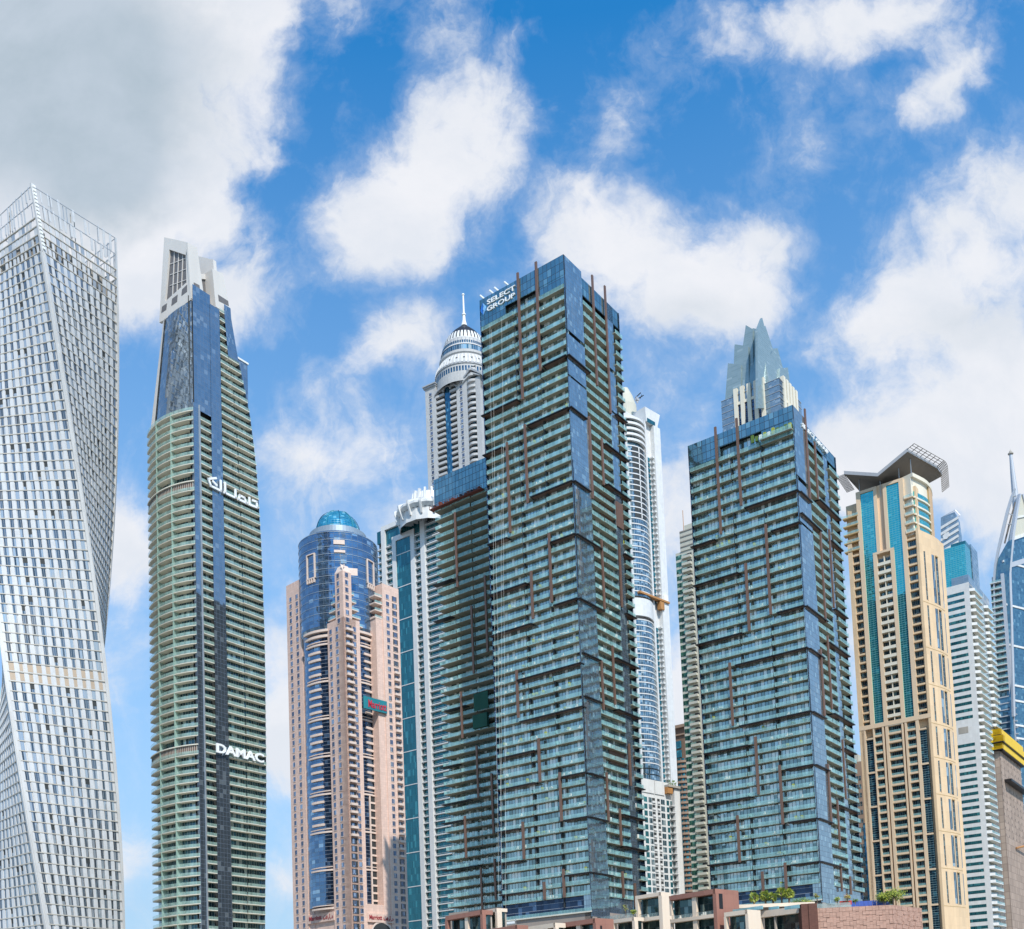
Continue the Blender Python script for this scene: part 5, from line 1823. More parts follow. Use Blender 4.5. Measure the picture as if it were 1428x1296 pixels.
# ------------------------------------------------------------------ pale green striped tower
Yg = 520.0
Pg = at(970, 900, Yg)
Sg = Plane(Pg, -54)
rg = thing('striped_tower', 'pale tower of green window bands and stepped balconies peeping out past the glass tower', 'tower', (Pg.x, Pg.y, 0))
ug = lambda px: Sg.u(px, 900)
zg1, zg2 = Sg.z(950, 770), Sg.z(955, 741)
part('wall', MB().box(Sg, -25, ug(948.5), 0, zg1, -20, 0, 'beige_stone', back=True), rg)
part('upper_wall', MB().box(Sg, -25, ug(956), zg1, zg2, -18, .4, 'beige_stone', back=True).box(Sg, -25, ug(960), zg2, zg2 + 4, -16, -2, 'beige_stone', back=True), rg)
for k in range(4):
    part('band', MB().box(Sg, -20, ug(956.3), zg1 + 2 + k * 2.6, zg1 + 2.5 + k * 2.6, .4, .7, 'concrete'), rg)
wins, bal = [], []
for i, z in enumerate(floors(Sg.z(950, 774), 40, 3.55)):
    w = MB().box(Sg, ug(958), ug(948.8), z - 2.2, z, 0, .05, 'green_glass')
    w.key = 1
    wins.append(w)
    s = MB().box(Sg, ug(971), ug(958.5), z - 2.9, z - 1.7, 0, 1.7, 'beige_stone').box(Sg, ug(971), ug(959.5), z - 1.6, z - .3, 0, .05, 'recess').box(Sg, ug(966), ug(958.5), z - 1.7, z - .8, 1.55, 1.65, 'green_rail')
    s.key = 1
    bal.append(s)
many('window', wins, rg)
many('balcony', bal, rg)
p0 = at(952, 712, Yg + 8)
part('antenna', MB().bar((p0.x, p0.y, zg2), p0, .16, 'orange_rust', 5), rg)

# ------------------------------------------------------------------ crystal spire tower behind
YS = 830.0
Pq = at(1086.5, 530, YS)
SL, SR = Plane(Pq, -54), Plane(Pq, 36)
rs = thing('crystal_tower', 'cream and glass tower topped by a pale pointed crystal crown', 'tower', (Pq.x, Pq.y, 0))
uL = lambda px: SL.u(px, 560)
uR = lambda px: SR.u(px, 560)
zq0, zq1 = 120.0, SL.z(1086, 527)
wl_, wr_ = uL(1005.5), uR(1117)
for S, a, b in ((SL, 0, uL(1067)), (SL, uL(1024), wl_), (SR, .06, uR(1093.5)), (SR, uR(1111.5), wr_)):
    m_ = MB().box(S, a, b, zq0, zq1, -6, 0, 'crystal_body')
    part('glass_corner', m_, rs)
    for z in floors(zq1, zq0 + 60, 5.4):
        part('floor_line', MB().box(S, a, b, z - .35, z, 0, .3, 'grey_trim'), rs)
for S, a, b, n_ in ((SL, uL(1067), uL(1024), 5), (SR, uR(1093.5), uR(1111.5), 5)):
    part('stone_bay', MB().box(S, a, b, zq0, zq1 + 3, -5, -.6, 'crystal_body'), rs)
    zm = SL.z(1045, 555) if S is SL else SR.z(1100, 562)
    w_ = (b - a) / (n_ * 2 - 1)
    for k in range(n_):
        part('pilaster', MB().box(S, a + 2 * k * w_ - .2, a + (2 * k + 1) * w_ + .2, zq0, zq1 + 5.5, -2, .9, 'cream_stone', back=True), rs)
        if k < n_ - 1:
            part('dark_window_column', MB().box(S, a + (2 * k + 1) * w_ + .2, a + (2 * k + 2) * w_ - .2, zq0, zm - 2, -1, -.2, 'navy_glass'), rs)
    part('stone_beam', MB().box(S, a, b, zm - 2.4, zm, -1.5, .5, 'cream_stone'), rs)
part('roof', MB().face([SL(0, zq1, 0), SL(wl_, zq1, 0), SL(wl_, zq1, 0) + SR.du * wr_, SR(wr_, zq1, 0)], 'concrete'), rs)
SH = [(-54, 3.0, [(1013, 552), (1018, 510), (1036, 511.5), (1036, 552)]), (-54, 1.2, [(1023, 530), (1026, 482), (1045, 485), (1047, 552), (1023, 552)]), (-54, -1, [(1033.5, 500), (1040, 453.5), (1049.5, 459), (1050.5, 545), (1033, 545)]),
      (-54, -3, [(1048, 456), (1053, 457), (1054, 545), (1049, 545)]), (36, 1.5, [(1052.5, 462), (1059, 445), (1064.5, 466), (1069, 488), (1081, 528), (1080, 545), (1053, 545)]),
      (36, -1, [(1061, 470), (1067.3, 454.5), (1078, 487), (1070, 500)]), (36, -2, [(1073, 500), (1076, 486), (1086, 485), (1094, 515), (1090, 545), (1080, 545)]), (36, -.5, [(1085, 530), (1087, 514), (1098, 513), (1105.5, 545), (1104, 552), (1086, 550)])]
SH = [(a_, b_, [(x, y + 26 if y > 525 else y) for x, y in p_]) for a_, b_, p_ in SH]
for dg, dd, poly in SH:
    S = Plane(at(1062, 500, YS + 14), dg)
    part('crystal_shard', slab_poly(S, poly, dd - 1.0, dd + 1.0, 'crystal'), rs)
ax_ = at(1057, 520, YS + 26)
zz = [at(1057, y, YS + 26).z for y in (556, 512, 470)]
part('crystal_core', MB().lathe(ax_.x, ax_.y, [(19, zz[0] - 20), (17, zz[0]), (12, zz[1]), (3, zz[2])], 'crystal', 4, a0=.3, a1=.3 + 2 * pi), rs)

# ------------------------------------------------------------------ golden tower with the winged roof
YG = 430.0
Pk = at(1291.5, 900, YG)
G1, G2 = Plane(Pk, -54), Plane(Pk, 52)
rgd = thing('golden_tower', 'golden stone tower with turquoise glass and a winged grey roof', 'tower', (Pk.x, Pk.y, 0))
g1 = lambda px: G1.u(px, 900)
g2 = lambda px: G2.u(px, 900)
wG1, wG2 = g1(1191), g2(1331)
zG0 = G1.z(1280, 1296) - 10
zGm = G1.z(1240, 1010)
zGs = G1.z(1275, 738)                      # shoulder of the lower block
rowsG = floors(G1.z(1278, 752), zG0, 3.62)
part('core', MB().box(G1, 0.3, wG1 - .3, 0, G1.z(1230, 690), -24, -1.5, 'gold_stone', back=True).box(G2, 3.0, wG2 - 1, 0, zGs - 1, -16, -1.2, 'gold_stone', back=True), rgd)
wins, bal = [], []
X = [0, 1288, 1271.5, 1253, 1228.5, 1210, 1197]
c_ = [0.0] + [g1(x) for x in X[1:]] + [wG1]
# vertical stone frames
part('stone_frame', MB().box(G1, 0, c_[1], zG0 - 20, zGs, -2, .3, 'gold_stone'), rgd)
part('stone_frame', MB().box(G1, c_[6] , wG1, zG0 - 20, G1.z(1190, 752), -2, .3, 'gold_stone'), rgd)
zblk = G1.z(1232, 768)
iL, iR = G1.u(1223, 730), G1.u(1236.5, 730)
zpL, zpR = G1.z(1208, 683), G1.z(1245, 671)
for u_, w_, z0, z1_ in ((c_[2], .9, zGm, zpR), (c_[3], .8, zGm, zblk), (c_[4], .8, zGm, zblk), (c_[5], .9, zGm, zpL), (iL, .7, zblk - 1, zpL), (iR, .7, zblk - 1, zpR)):
    part('stone_frame', MB().box(G1, u_ - w_, u_ + w_, z0, z1_, -1.6, .35, 'gold_trim'), rgd)
part('stone_frame', MB().box(G1, c_[2] + .9, iR - .7, zpR - 1.2, zpR + .01, -1.6, .34, 'gold_trim'), rgd)
part('stone_frame', MB().box(G1, iL + .7, c_[5] - .9, zpL - 1.2, zpL + .01, -1.6, .34, 'gold_trim'), rgd)
part('stone_frame', MB().box(G1, c_[3] - .8, c_[4] + .8, zblk - .9, zblk + .01, -1.6, .37, 'gold_trim'), rgd)
for a, b, a2, b2, zt_ in ((c_[2] + .9, c_[3] - .8, c_[2] + .9, iR - .7, zpR - 1.2), (c_[4] + .8, c_[5] - .9, iL + .7, c_[5] - .9, zpL - 1.2)):
    part('turquoise_glazing', MB().box(G1, a2, b2, zblk, zt_, -1.3, -.15, 'bright_teal').box(G1, a, b, zGm, zblk, -1.3, -.15, 'bright_teal'), rgd)
part('stone_recess', MB().box(G1, iR + .7, iL - .7, G1.z(1230, 772), G1.z(1227, 675), -1.5, -.9, 'gold_trim'), rgd)
for i, z in enumerate(rowsG):
    if z > zGm:
        for a, b in ((c_[1], c_[2] - .9), (c_[5] + .9, c_[6])):
            w = MB().box(G1, a, b, z - 2.6, z + .3, -1.2, -1.0, 'gold_win')
            w.key = 2
            wins.append(w)
            part('spandrel', MB().box(G1, a, b, z + .3, z + 1.05, -1.3, .1, 'gold_stone'), rgd)
        if z < G1.z(1240, 768):
            a, b = c_[3] + .8, c_[4] - .8
            w = MB().box(G1, a, b, z - 2.6, z + .2, -1.6, -1.4, 'gold_win')
            w.key = 2.5
            wins.append(w)
            s = MB().box(G1, a, b, z - 3.1, z - 2.0, -.5, .25, 'cream_stone').box(G1, a, b, z - 3.3, z - 3.1, -1.4, .3, 'cream_stone').box(G1, (a + b) / 2 - .12, (a + b) / 2 + .12, z - 2.0, z + .4, -1.4, .1, 'cream_stone')
            s.key = 2
            bal.append(s)
    else:
        cols_ = ((1273, 1284, 0), (1245.5, 1264.5, 1), (1224, 1236.5, 0))
        lowc = lambda px: G1.u(px, 1100) + 0
        for a_, b_, big in ((1269.5, 1280.5, 0), (1243, 1260, 1), (1221.5, 1233, 0)):
            a, b = lowc(b_ + 1.5), lowc(a_ + 1.5)
            w = MB().box(G1, a, b, z - 2.4, z + .3, -1.3, -1.1, 'gold_win')
            w.key = 3
            wins.append(w)
            s = MB().box(G1, a - .2, b + .2, z - 3.2, z - 2.4, -1.4, .15, 'gold_trim').box(G1, a, b, z - 2.4, z - 1.5, -.1, -.02, 'gate_rail')
            if big:
                s.box(G1, a, b, z + .3, z + .5, -1.3, .1, 'gold_trim')
            s.key = 1
            bal.append(s)
many('window', wins, rgd)
many('balcony', bal, rgd)
lowu = lambda px: G1.u(px, 1100)
zlb = zG0 - 20
for a, b in ((1206, 1211.5), (1222, 1224), (1235, 1237.5), (1239.5, 1243.5), (1262.5, 1265), (1267, 1270), (1282.5, 1287)):
    part('stone_frame', MB().box(G1, lowu(b + .6), lowu(a + .6), zlb, zGm, -1.4, .3, 'gold_trim'), rgd)
for a, b in ((1211.5, 1222), (1287, 1296.5)):
    part('dark_glazing', MB().box(G1, lowu(b + .6), lowu(a + .6), zlb, zGm - 4, -1.3, -.6, 'dark_teal'), rgd)
    for i, z in enumerate(rowsG):
        if z < zGm - 4 and i % 4 == 2:
            part('spandrel', MB().box(G1, lowu(b + .6), lowu(a + .6), z - .2, z + .5, -1.2, .2, 'gold_trim'), rgd)
part('transfer_band', MB().box(G1, 0, wG1, zGm - .6, zGm + 1.2, -1.3, .4, 'gold_trim'), rgd)
# right face: flat near the corner, then rounding away; long thin window slots
bend = lambda u, z, d: G2(u, z, d - .012 * max(0.0, u - 8) ** 2)
part('stone_wall', MB().box(bend, 0, wG2, zG0 - 20, zGs - .5, -1.5, 0, 'gold_stone', nu=10), rgd)
joints = [G2.z(1300, y) for y in (843, 905, 955, 1008, 1055, 1106, 1157, 1209, 1262)]
for z in joints:
    part('joint_band', MB().box(bend, 0, wG2, z - .12, z + .12, 0, .06, 'gold_rib', nu=10), rgd)
ztops = [G2.z(1300, 770)] + joints
for (za, zb) in zip(ztops, ztops[1:]):
    for f0, f1_, mt in ((.13, .17, 'small_glass'), (.40, .49, 'curve_glass'), (.54, .64, 'slot'), (.80, .88, 'curve_glass')):
        a, b = wG2 * f0, wG2 * f1_
        if mt == 'slot':
            part('window_slot', MB().box(bend, a, b, zb + 1.0, za - 1.0, 0, .04, 'recess').box(bend, a, b, za - 1.4, za - .9, 0, .4, 'gold_rib').box(bend, a + .15, b - .6, zb + 1.2, za - 2.2, .04, .08, 'gold_win'), rgd)
        else:
            part('window_slot', MB().box(bend, a, b, zb + 1.2, za - 1.2, 0, .05, 'gold_win' if mt != 'curve_glass' else 'curve_glass').box(bend, b, b + .25, zb + 1, za - 1, 0, .25, 'gold_trim'), rgd)
# upper storeys: balconies left, balconies and curved glass right
zu0, zu1 = zGs, G1.z(1270, 679)
part('upper_wall', MB().box(G1, 1.0, c_[2], zu0 - 1, zu1, -14, -2.2, 'gold_trim', back=True), rgd)
part('upper_wall', MB().box(G1, c_[5], wG1 + .5, G1.z(1190, 752), G1.z(1190, 700), -14, -2.2, 'gold_trim', back=True), rgd)
UB = Plane(G1(1.2, 0, 0), 52)
wub = UB.u(1316, 720)
ubend = lambda u, z, d: UB(u, z, d - .02 * max(0.0, u - 7) ** 2)
part('upper_wall', MB().box(ubend, 0, wub * .64, zu0 - 2, G2.z(1284, 668), -10, -.6, 'cream_stone', nu=6), rgd)
rbm = MB().box(ubend, wub * .60, wub, zu0 - 8, G2.z(1284, 668) + .2, -6, .1, 'gold_rib', nu=6)
for k in range(14):
    u = wub * .60 + k * wub * .4 / 14
    rbm.box(ubend, u, u + .25, zu0 - 8, G2.z(1284, 668) + .1, .1, .3, 'gold_trim')
part('ribbed_screen', rbm, rgd)
part('parapet', MB().box(ubend, 0, wub, G2.z(1284, 668), G2.z(1284, 668) + 1.6, -5, .5, 'cream_stone', nu=8), rgd)
for i in range(6):
    z = G2.z(1284, 686) - i * 3.7
    if z < zu0 - 1:
        break
    part('curved_window', MB().box(ubend, 1.2, wub * .58, z - 2.2, z, -.6, -.2, 'bright_teal', nu=5).box(ubend, .6, wub * .6, z - 3.0, z - 2.3, -.5, .25, 'cream_stone', nu=5), rgd)
    part('corner_balcony', MB().box(G1, 1.1, c_[2] - .9, z - 3.0, z - 2.6, -2.2, .6, 'gold_trim').box(G1, 1.1, c_[2] - .9, z - 2.6, z - 1.5, .5, .6, 'gate_rail'), rgd)
    if i < 5:
        zl = G1.z(1190, 712) - i * 3.7
        part('corner_balcony', MB().box(G1, c_[5] + .5, wG1 + 1.4, zl - 3.0, zl - 2.5, -2.2, .5, 'gold_rib').box(G1, c_[5] + .5, wG1 + 1.4, zl - 2.5, zl - 1.5, .4, .5, 'gate_rail'), rgd)
# winged roof
rf = lambda x, y: G1(*(lambda q: (q[0], q[1], 4.0))(G1.uz(x, y, 4.0)))
F0, F1, F2 = rf(1177, 661.5), rf(1224, 664.5), rf(1265.5, 630)
bk = -G1.n * 27
rd2 = G2.du


def plate(pts, t, top, bot, side):
    m = MB()
    up = Vector((0, 0, t))
    hi = [p + up for p in pts]
    nrm = (pts[1] - pts[0]).cross(pts[2] - pts[0])
    m.face(hi if nrm.z > 0 else hi[::-1], top).face(pts[::-1] if nrm.z > 0 else pts, bot)
    for i in range(len(pts)):
        j = (i + 1) % len(pts)
        m.face([pts[i], pts[j], hi[j], hi[i]], side)
    return m


R2_ = F2 + rd2 * 22 + Vector((0, 0, -.6))
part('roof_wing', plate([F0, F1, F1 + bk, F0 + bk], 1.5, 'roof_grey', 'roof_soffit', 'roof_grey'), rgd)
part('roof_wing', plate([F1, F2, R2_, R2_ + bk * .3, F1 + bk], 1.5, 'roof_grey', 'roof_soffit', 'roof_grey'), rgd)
sl_ = MB()
e_out = -G1.du * 2.9 + Vector((0, 0, 1.4))
for k in range(8):
    a = F2 + (R2_ - F2) * (k / 7)
    sl_.bar(a + Vector((0, 0, 1)), a + e_out + Vector((0, 0, 1)), .14, 'dark_metal', 4)
for q in (.35, .7, 1.0):
    sl_.bar(F2 + e_out * q + Vector((0, 0, 1)), R2_ + e_out * q + Vector((0, 0, 1)), .12, 'roof_soffit', 4)
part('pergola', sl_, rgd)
sl_ = MB()
for k in range(7):                       # the slatted edge turns down at the corner
    o_ = R2_ + e_out * (k / 6) + Vector((0, 0, 1))
    prev = o_
    for t_ in range(1, 8):
        an_ = min(t_, 4) / 4 * pi / 2
        q_ = o_ + rd2 * (2.6 * sin(an_)) + Vector((0, 0, -2.6 * (1 - cos(an_)) - max(0, t_ - 4) * 2.7))
        sl_.bar(prev, q_, .13, 'roof_soffit', 4, caps=False)
        prev = q_
for t_ in range(1, 14):
    if t_ < 5:
        an_ = t_ / 4 * pi / 2
        q_ = rd2 * (2.6 * sin(an_)) + Vector((0, 0, -2.6 * (1 - cos(an_))))
    else:
        q_ = rd2 * 2.6 + Vector((0, 0, -2.6 - (t_ - 4) * .9))
    sl_.bar(R2_ + q_ + Vector((0, 0, 1)), R2_ + q_ + e_out + Vector((0, 0, 1)), .1, 'roof_soffit', 4)
part('pergola', sl_, rgd)
sl_ = MB()
G0 = F0 + G1.du * 3.2 + Vector((0, 0, -.2))
dn = bk * .45 + Vector((0, 0, -2))
for k in range(8):
    a = F0 + (G0 - F0) * (k / 7)
    sl_.bar(a, a + dn, .12, 'dark_metal', 4)
for k in range(13):
    sl_.bar(F0 + dn * (k / 12), G0 + dn * (k / 12), .1, 'roof_grey', 4)
part('pergola', sl_, rgd)
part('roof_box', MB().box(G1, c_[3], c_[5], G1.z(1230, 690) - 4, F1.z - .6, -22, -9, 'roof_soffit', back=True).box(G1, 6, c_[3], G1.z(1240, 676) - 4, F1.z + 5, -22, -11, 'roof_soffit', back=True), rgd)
for x, y in ((1198, 672), (1227, 668), (1253, 655), (1270, 650)):
    u, z = G1.uz(x, y, -1)
    part('roof_prop', MB().bar(G1(u, z - 8, -1), G1(u, z + 3, -1), .16, 'steel', 5), rgd)

# ------------------------------------------------------------------ beige sliver between
Yz = 640.0
Pz = at(1203, 1180, Yz)
Sz = Plane(Pz, -54)
rz = thing('beige_tower', 'thin sliver of beige tower in the gap left of the golden tower', 'tower', (Pz.x, Pz.y, 0))
uz_ = lambda px: Sz.u(px, 1180)
zz1 = Sz.z(1199, 1062)
part('wall', MB().box(Sz, uz_(1213), uz_(1192), 0, zz1, -14, 0, 'brown_trim', back=True), rz)
part('roof_box', MB().box(Sz, uz_(1203), uz_(1194), zz1, zz1 + 5, -10, -2, 'beige_stone', back=True), rz)
part('glass_strip', MB().box(Sz, uz_(1209.5), uz_(1206), 0, Sz.z(1206, 1148), -.4, .3, 'blue_strip'), rz)
wins = []
for z in floors(Sz.z(1200, 1082), 20, 5.2):
    for a, b in ((1199, 1203), (1203.6, 1206.5)):
        w = MB().box(Sz, uz_(b), uz_(a), z - 2.8, z, 0, .06, 'gold_win')
        w.key = 1
        wins.append(w)
many('window', wins, rz)

# ------------------------------------------------------------------ white tower with sawtooth balconies and teal glass head
Yw = 510.0
Pw = at(1357, 900, Yw)
W1, W2 = Plane(Pw, -54), Plane(Pw, 36)
rwt = thing('sawtooth_tower', 'white tower with triangular balconies and a plain teal glass box on top', 'tower', (Pw.x, Pw.y, 0))
w1 = lambda px: W1.u(px, 900)
w2 = lambda px: W2.u(px, 900)
zw1 = W1.z(1350, 812)
zwb = W1.z(1360, 1300) - 5
part('wall', MB().box(W1, 0, w1(1318), 0, zw1, -12, 0, 'white_clad', back=True), rwt)
part('glass_side', MB().box(W2, .3, w2(1384), 0, zw1 + 4, -8, 0, 'crystal_body', back=True), rwt)
part('head_glass', MB().box(W1, .8, w1(1318), zw1, W1.z(1345, 757), -11, -1, 'bright_teal', back=True), rwt)
part('head_glass', MB().box(W2, 4, w2(1366), zw1, W2.z(1356, 762), -8, -1, 'teal_glass', back=True), rwt)
part('head_glass', MB().box(W2, w2(1366), w2(1374), zw1 - 6, W2.z(1363, 768), -8, -.6, 'crystal_body', back=True), rwt)
wins, bal = [], []
for i, z in enumerate(floors(W1.z(1340, 826), zwb, 3.42)):
    if not (W1.z(1340, 1030) < z < W1.z(1340, 1008)):
        w = MB().box(W1, 2.4, w1(1323), z - 1.5, z, 0, .05, 'teal_glass')
        w.key = 2
        wins.append(w)
    for a0, b0, sc in ((0.6, w2(1367.5), 1.0), (w2(1376), w2(1383), .8)):
        mid = (a0 + b0) / 2
        tri = [W2(a0, z, 0), W2(b0, z, 0), W2(b0 - .2, z, 2.6 * sc), W2(a0 + 1.2, z, 2.2 * sc)]
        m_ = MB()
        lo = [p - Vector((0, 0, .35)) for p in tri]
        m_.face(tri, 'white_clad').face(lo[::-1], 'slab_light')
        for k in range(4):
            m_.face([lo[k], lo[(k + 1) % 4], tri[(k + 1) % 4], tri[k]], 'white_clad')
        for k in (1, 2, 3):
            up = Vector((0, 0, 1.05))
            m_.face([tri[k], tri[(k + 1) % 4], tri[(k + 1) % 4] + up, tri[k] + up], 'white_clad' if k != 2 else 'gate_rail')
        m_.box(W2, a0 + .3, b0 - .4, z + 1.1, z + 3.0, 0, .06, 'gold_win')
        m_.key = 1
        bal.append(m_)
many('window', wins, rwt)
many('balcony', bal, rwt)
part('wall_grille', MB().box(W1, 5, 9.5, W1.z(1350, 1022), W1.z(1350, 1013), 0, .08, 'concrete'), rwt)

# ------------------------------------------------------------------ far striped twisted tip
Yt = 900.0
Pt_ = at(1331, 740, Yt)
ST = Plane(Pt_, -54)
rtw = thing('striped_twist_tower', 'distant twisted tip of diagonal white and blue stripes behind the teal glass box', 'tower', (Pt_.x, Pt_.y, 0))
ut = lambda x, y: ST.uz(x, y)
part('glass_wall', slab_poly(ST, [(1312, 775), (1312, 722), (1331, 714), (1335, 724), (1338, 745), (1338, 775)], -8, 0, 'crystal_body'), rtw)
for k in range(6):
    y = 735 + k * 8.5
    part('stripe', slab_poly(ST, [(1312, y), (1336.5, y - 15), (1337, y - 11.5), (1312, y + 3.8)], -.5, .5, 'white_clad'), rtw)
part('ring_window', slab_poly(ST, [(1315, 748), (1318, 744), (1323.5, 742), (1324, 748), (1321, 752), (1316, 753)], .4, .9, 'white_clad'), rtw)
part('roof_frame', MB().bar(ST(*ut(1314, 721), 0), ST(*ut(1332, 711.5), 0), .25, 'silver', 4).bar(ST(*ut(1332, 711.5), 0), ST(*ut(1339, 719), 0), .25, 'silver', 4).bar(ST(*ut(1332, 711.5), 0), ST(*ut(1331, 715), 0), .25, 'silver', 4).bar(ST(*ut(1339, 719), 0), ST(*ut(1335, 722), 0), .25, 'silver', 4), rtw)

# ------------------------------------------------------------------ raw concrete tower with yellow formwork
Yc = 530.0
Pc = at(1399, 1120, Yc)
C1, C2 = Plane(Pc, -54), Plane(Pc, 36)
rcn = thing('concrete_core', 'raw concrete tower under construction with yellow formwork round its top', 'tower', (Pc.x, Pc.y, 0))
k1 = lambda px: C1.u(px, 1120)
k2 = lambda px: C2.u(px, 1120)
zc1 = C1.z(1399, 1032)
cw_ = MB().box(C1, 0, k1(1385), 0, zc1, -1, 0, 'raw_concrete').box(C2, .06, k2(1427), 0, zc1, -20, 0, 'raw_concrete', back=True)
part('wall', cw_, rcn)
for z in floors(zc1 - 5, 20, 3.5):
    for k in range(6):
        a = 1.0 + k * (k2(1427) - 1) / 6
        part('wall_hole', MB().box(C2, a, a + .7, z - 1, z, .0, .04, 'recess'), rcn) if z > 95 else None
for dz0, dz1, o in ((0, 3.0, 2.0), (3.6, 6.8, 2.8), (7.4, 10.4, 1.6)):
    z = C1.z(1399, 1042) + dz0 - 1
    part('formwork', MB().box(C1, -o, k1(1386), z, z + dz1 - dz0, -1, o, 'yellow_form', back=True).box(C2, -o, k2(1427) + o, z, z + dz1 - dz0, -2, o, 'yellow_form', back=True), rcn)
    part('formwork_walkway', MB().box(C1, -o, k1(1386), z - .5, z - .02, -1, o - .3, 'dark_metal', back=True).box(C2, -o, k2(1427) + o, z - .5, z - .02, -2, o - .3, 'dark_metal', back=True), rcn)
zz_ = C1.z(1399, 1042) + 9.4
rod = MB()
for k in range(26):
    a = k * (k2(1427)) / 26
    rod.bar(C2(a, zz_, -.5), C2(a + random.uniform(-.3, .3), zz_ + random.uniform(1, 3), -.5), .1, 'dark_metal', 4)
for k in range(10):
    a = k * k1(1386) / 10
    rod.bar(C1(a, zz_, -.5), C1(a + random.uniform(-.3, .3), zz_ + random.uniform(1, 3), -.5), .1, 'dark_metal', 4)
part('rebar', rod, rcn)
for x0, x1, y in ((1401, 1412, 1094), (1411, 1428, 1101)):
    a, b = C2.u(x0, y, ), C2.u(x1, y)
    z = C2.z(x0 + 5, y)
    part('safety_platform', MB().box(C2, a, b, z, z + 1.2, 0, 3.4, 'dark_metal', back=True), rcn)
part('debris_chute', MB().bar(C2(C2.u(1416, 1183), C2.z(1416, 1183), .5), C2(C2.u(1428, 1180), C2.z(1428, 1179), 4), .5, 'orange_rust', 6), rcn)

# ------------------------------------------------------------------ blue glass tower with curved ribs and spire at the right edge
Ye = 600.0
Pe = at(1407, 900, Ye)
E1, E2 = Plane(Pe, -54), Plane(Pe, 60)
re_ = thing('spired_glass_tower', 'blue glass tower with white curved ribs and a tall spire at the right edge', 'tower', (Pe.x, Pe.y, 0))
e1 = lambda px, y=900: E1.u(px, y)
e2 = lambda px, y=900: E2.u(px, y)
ze1 = E1.z(1398, 755)
w_e2 = e2(1450)
part('glass_wall', slab_poly(E2, [(1405, 790), (1411, 752), (1430, 744), (1460, 738), (1470, 1330), (1420, 1330), (1411, 1010)], -1.0, 0, 'sail_glass'), re_)
part('glass_wall', slab_poly(E1, [(1386, 805), (1391, 780), (1405, 755), (1411, 752), (1407, 800), (1412, 1010), (1420, 1330), (1399, 1330), (1390, 1000)], -1.2, -.4, 'sail_glass'), re_)
part('core', MB().box(E1, .5, e1(1389), 0, E1.z(1398, 800), -16, -1.6, 'white_clad', back=True), re_)
for y in (788, 847, 902, 957, 978, 1012, 1030):
    z0, z1_ = E2.z(1412, y), E2.z(1412, y - 2.6)
    part('white_band', MB().box(E2, 0, w_e2, z0, z1_, -.5, .5, 'white_clad'), re_)
part('stone_panel', slab_poly(E2, [(1406, 793), (1428, 786), (1428, 779), (1406, 786)], -.3, .6, 'silver'), re_)
wins, bal = [], []
for i, z in enumerate(floors(E1.z(1395, 812), E1.z(1395, 1300), 3.72)):
    a, b = e1(1403), e1(1387.5)
    if z > E1.z(1395, 965):
        s = MB().box(E1, a, b, z - .3, z + .1, -1, 1.8, 'white_clad').box(E1, a, b, z + .1, z + 1.1, 1.7, 1.8, 'gate_rail')
        w = MB().box(E1, a + 1.5, b, z - 3.4, z - .3, -.4, -.1, 'gold_win')
    else:
        s = MB().box(E1, -1.5, b, z - .45, z + .1, -1, .6, 'silver')
        w = MB().box(E1, 0, b, z - 3.4, z - .5, -.4, .1, 'sail_glass')
    s.key = w.key = 1
    bal.append(s)
    wins.append(w)
many('window', wins, re_)
many('balcony', bal, re_)
part('white_pier', MB().box(E1, e1(1407.5), e1(1403), E1.z(1395, 1300), E1.z(1400, 800), -1, .9, 'silver', back=True), re_)


def ribbon(S, pts, wd, d0, d1, mat):
    m = MB()
    L_, R_ = [], []
    for i, (x, y) in enumerate(pts):
        xa, ya = pts[max(0, i - 1)]
        xb, yb = pts[min(len(pts) - 1, i + 1)]
        t = Vector((xb - xa, yb - ya, 0)).normalized()
        k = wd[i] / 2
        L_.append((x - t.y * k, y + t.x * k))
        R_.append((x + t.y * k, y - t.x * k))
    for i in range(len(pts) - 1):
        m.add(slab_poly(S, [L_[i], L_[i + 1], R_[i + 1], R_[i]], d0, d1, mat))
    return m


part('curved_rib', ribbon(E1, [(1416, 682), (1411, 694), (1405, 715), (1399, 740), (1393, 765), (1388, 790), (1386.5, 810), (1388, 870), (1391, 1000)], [1, 3, 3.8, 4, 3.4, 2.6, 2.2, 2.0, 2.0], -.5, 1.2, 'silver'), re_)
part('curved_rib', ribbon(E2, [(1420.5, 690), (1416, 715), (1411, 745), (1408, 775), (1406, 800), (1408.5, 870), (1412, 1000)], [2, 2.6, 3, 3, 3, 2.6, 2.4], -.5, 1.4, 'silver'), re_)
part('rib_truss', ribbon(E1, [(1414, 697), (1409, 715), (1404, 735), (1399, 755)], [1.2, 1.6, 2, 1.6], -4, -3, 'roof_soffit'), re_)
for x0, y0, x1, y1 in ((1411, 693, 1417, 691), (1407, 716, 1413, 719), (1405, 731, 1411, 731)):
    part('rib_strut', ribbon(E1, [(x0, y0), (x1, y1)], [.8, .8], -1, 0, 'silver'), re_)
part('stone_gable', slab_poly(E2, [(1410, 752), (1419, 705), (1424, 690), (1445, 690), (1450, 742)], -2, .2, 'beige_stone'), re_)
part('white_band', slab_poly(E2, [(1410, 755), (1450, 741), (1450, 736), (1411, 750)], -2, .8, 'white_clad'), re_)
part('white_band', slab_poly(E2, [(1416, 724), (1440, 719), (1440, 717), (1416.5, 721)], -2, .8, 'white_clad'), re_)
for q in ((1424, 688, 1443, 742),):
    part('curved_rib', ribbon(E2, [(1425, 690), (1432, 715), (1440, 745)], [2.4, 2.4, 2.4], -.3, 1, 'silver'), re_)
ps = E2(E2.u(1423, 690), 0, -3)
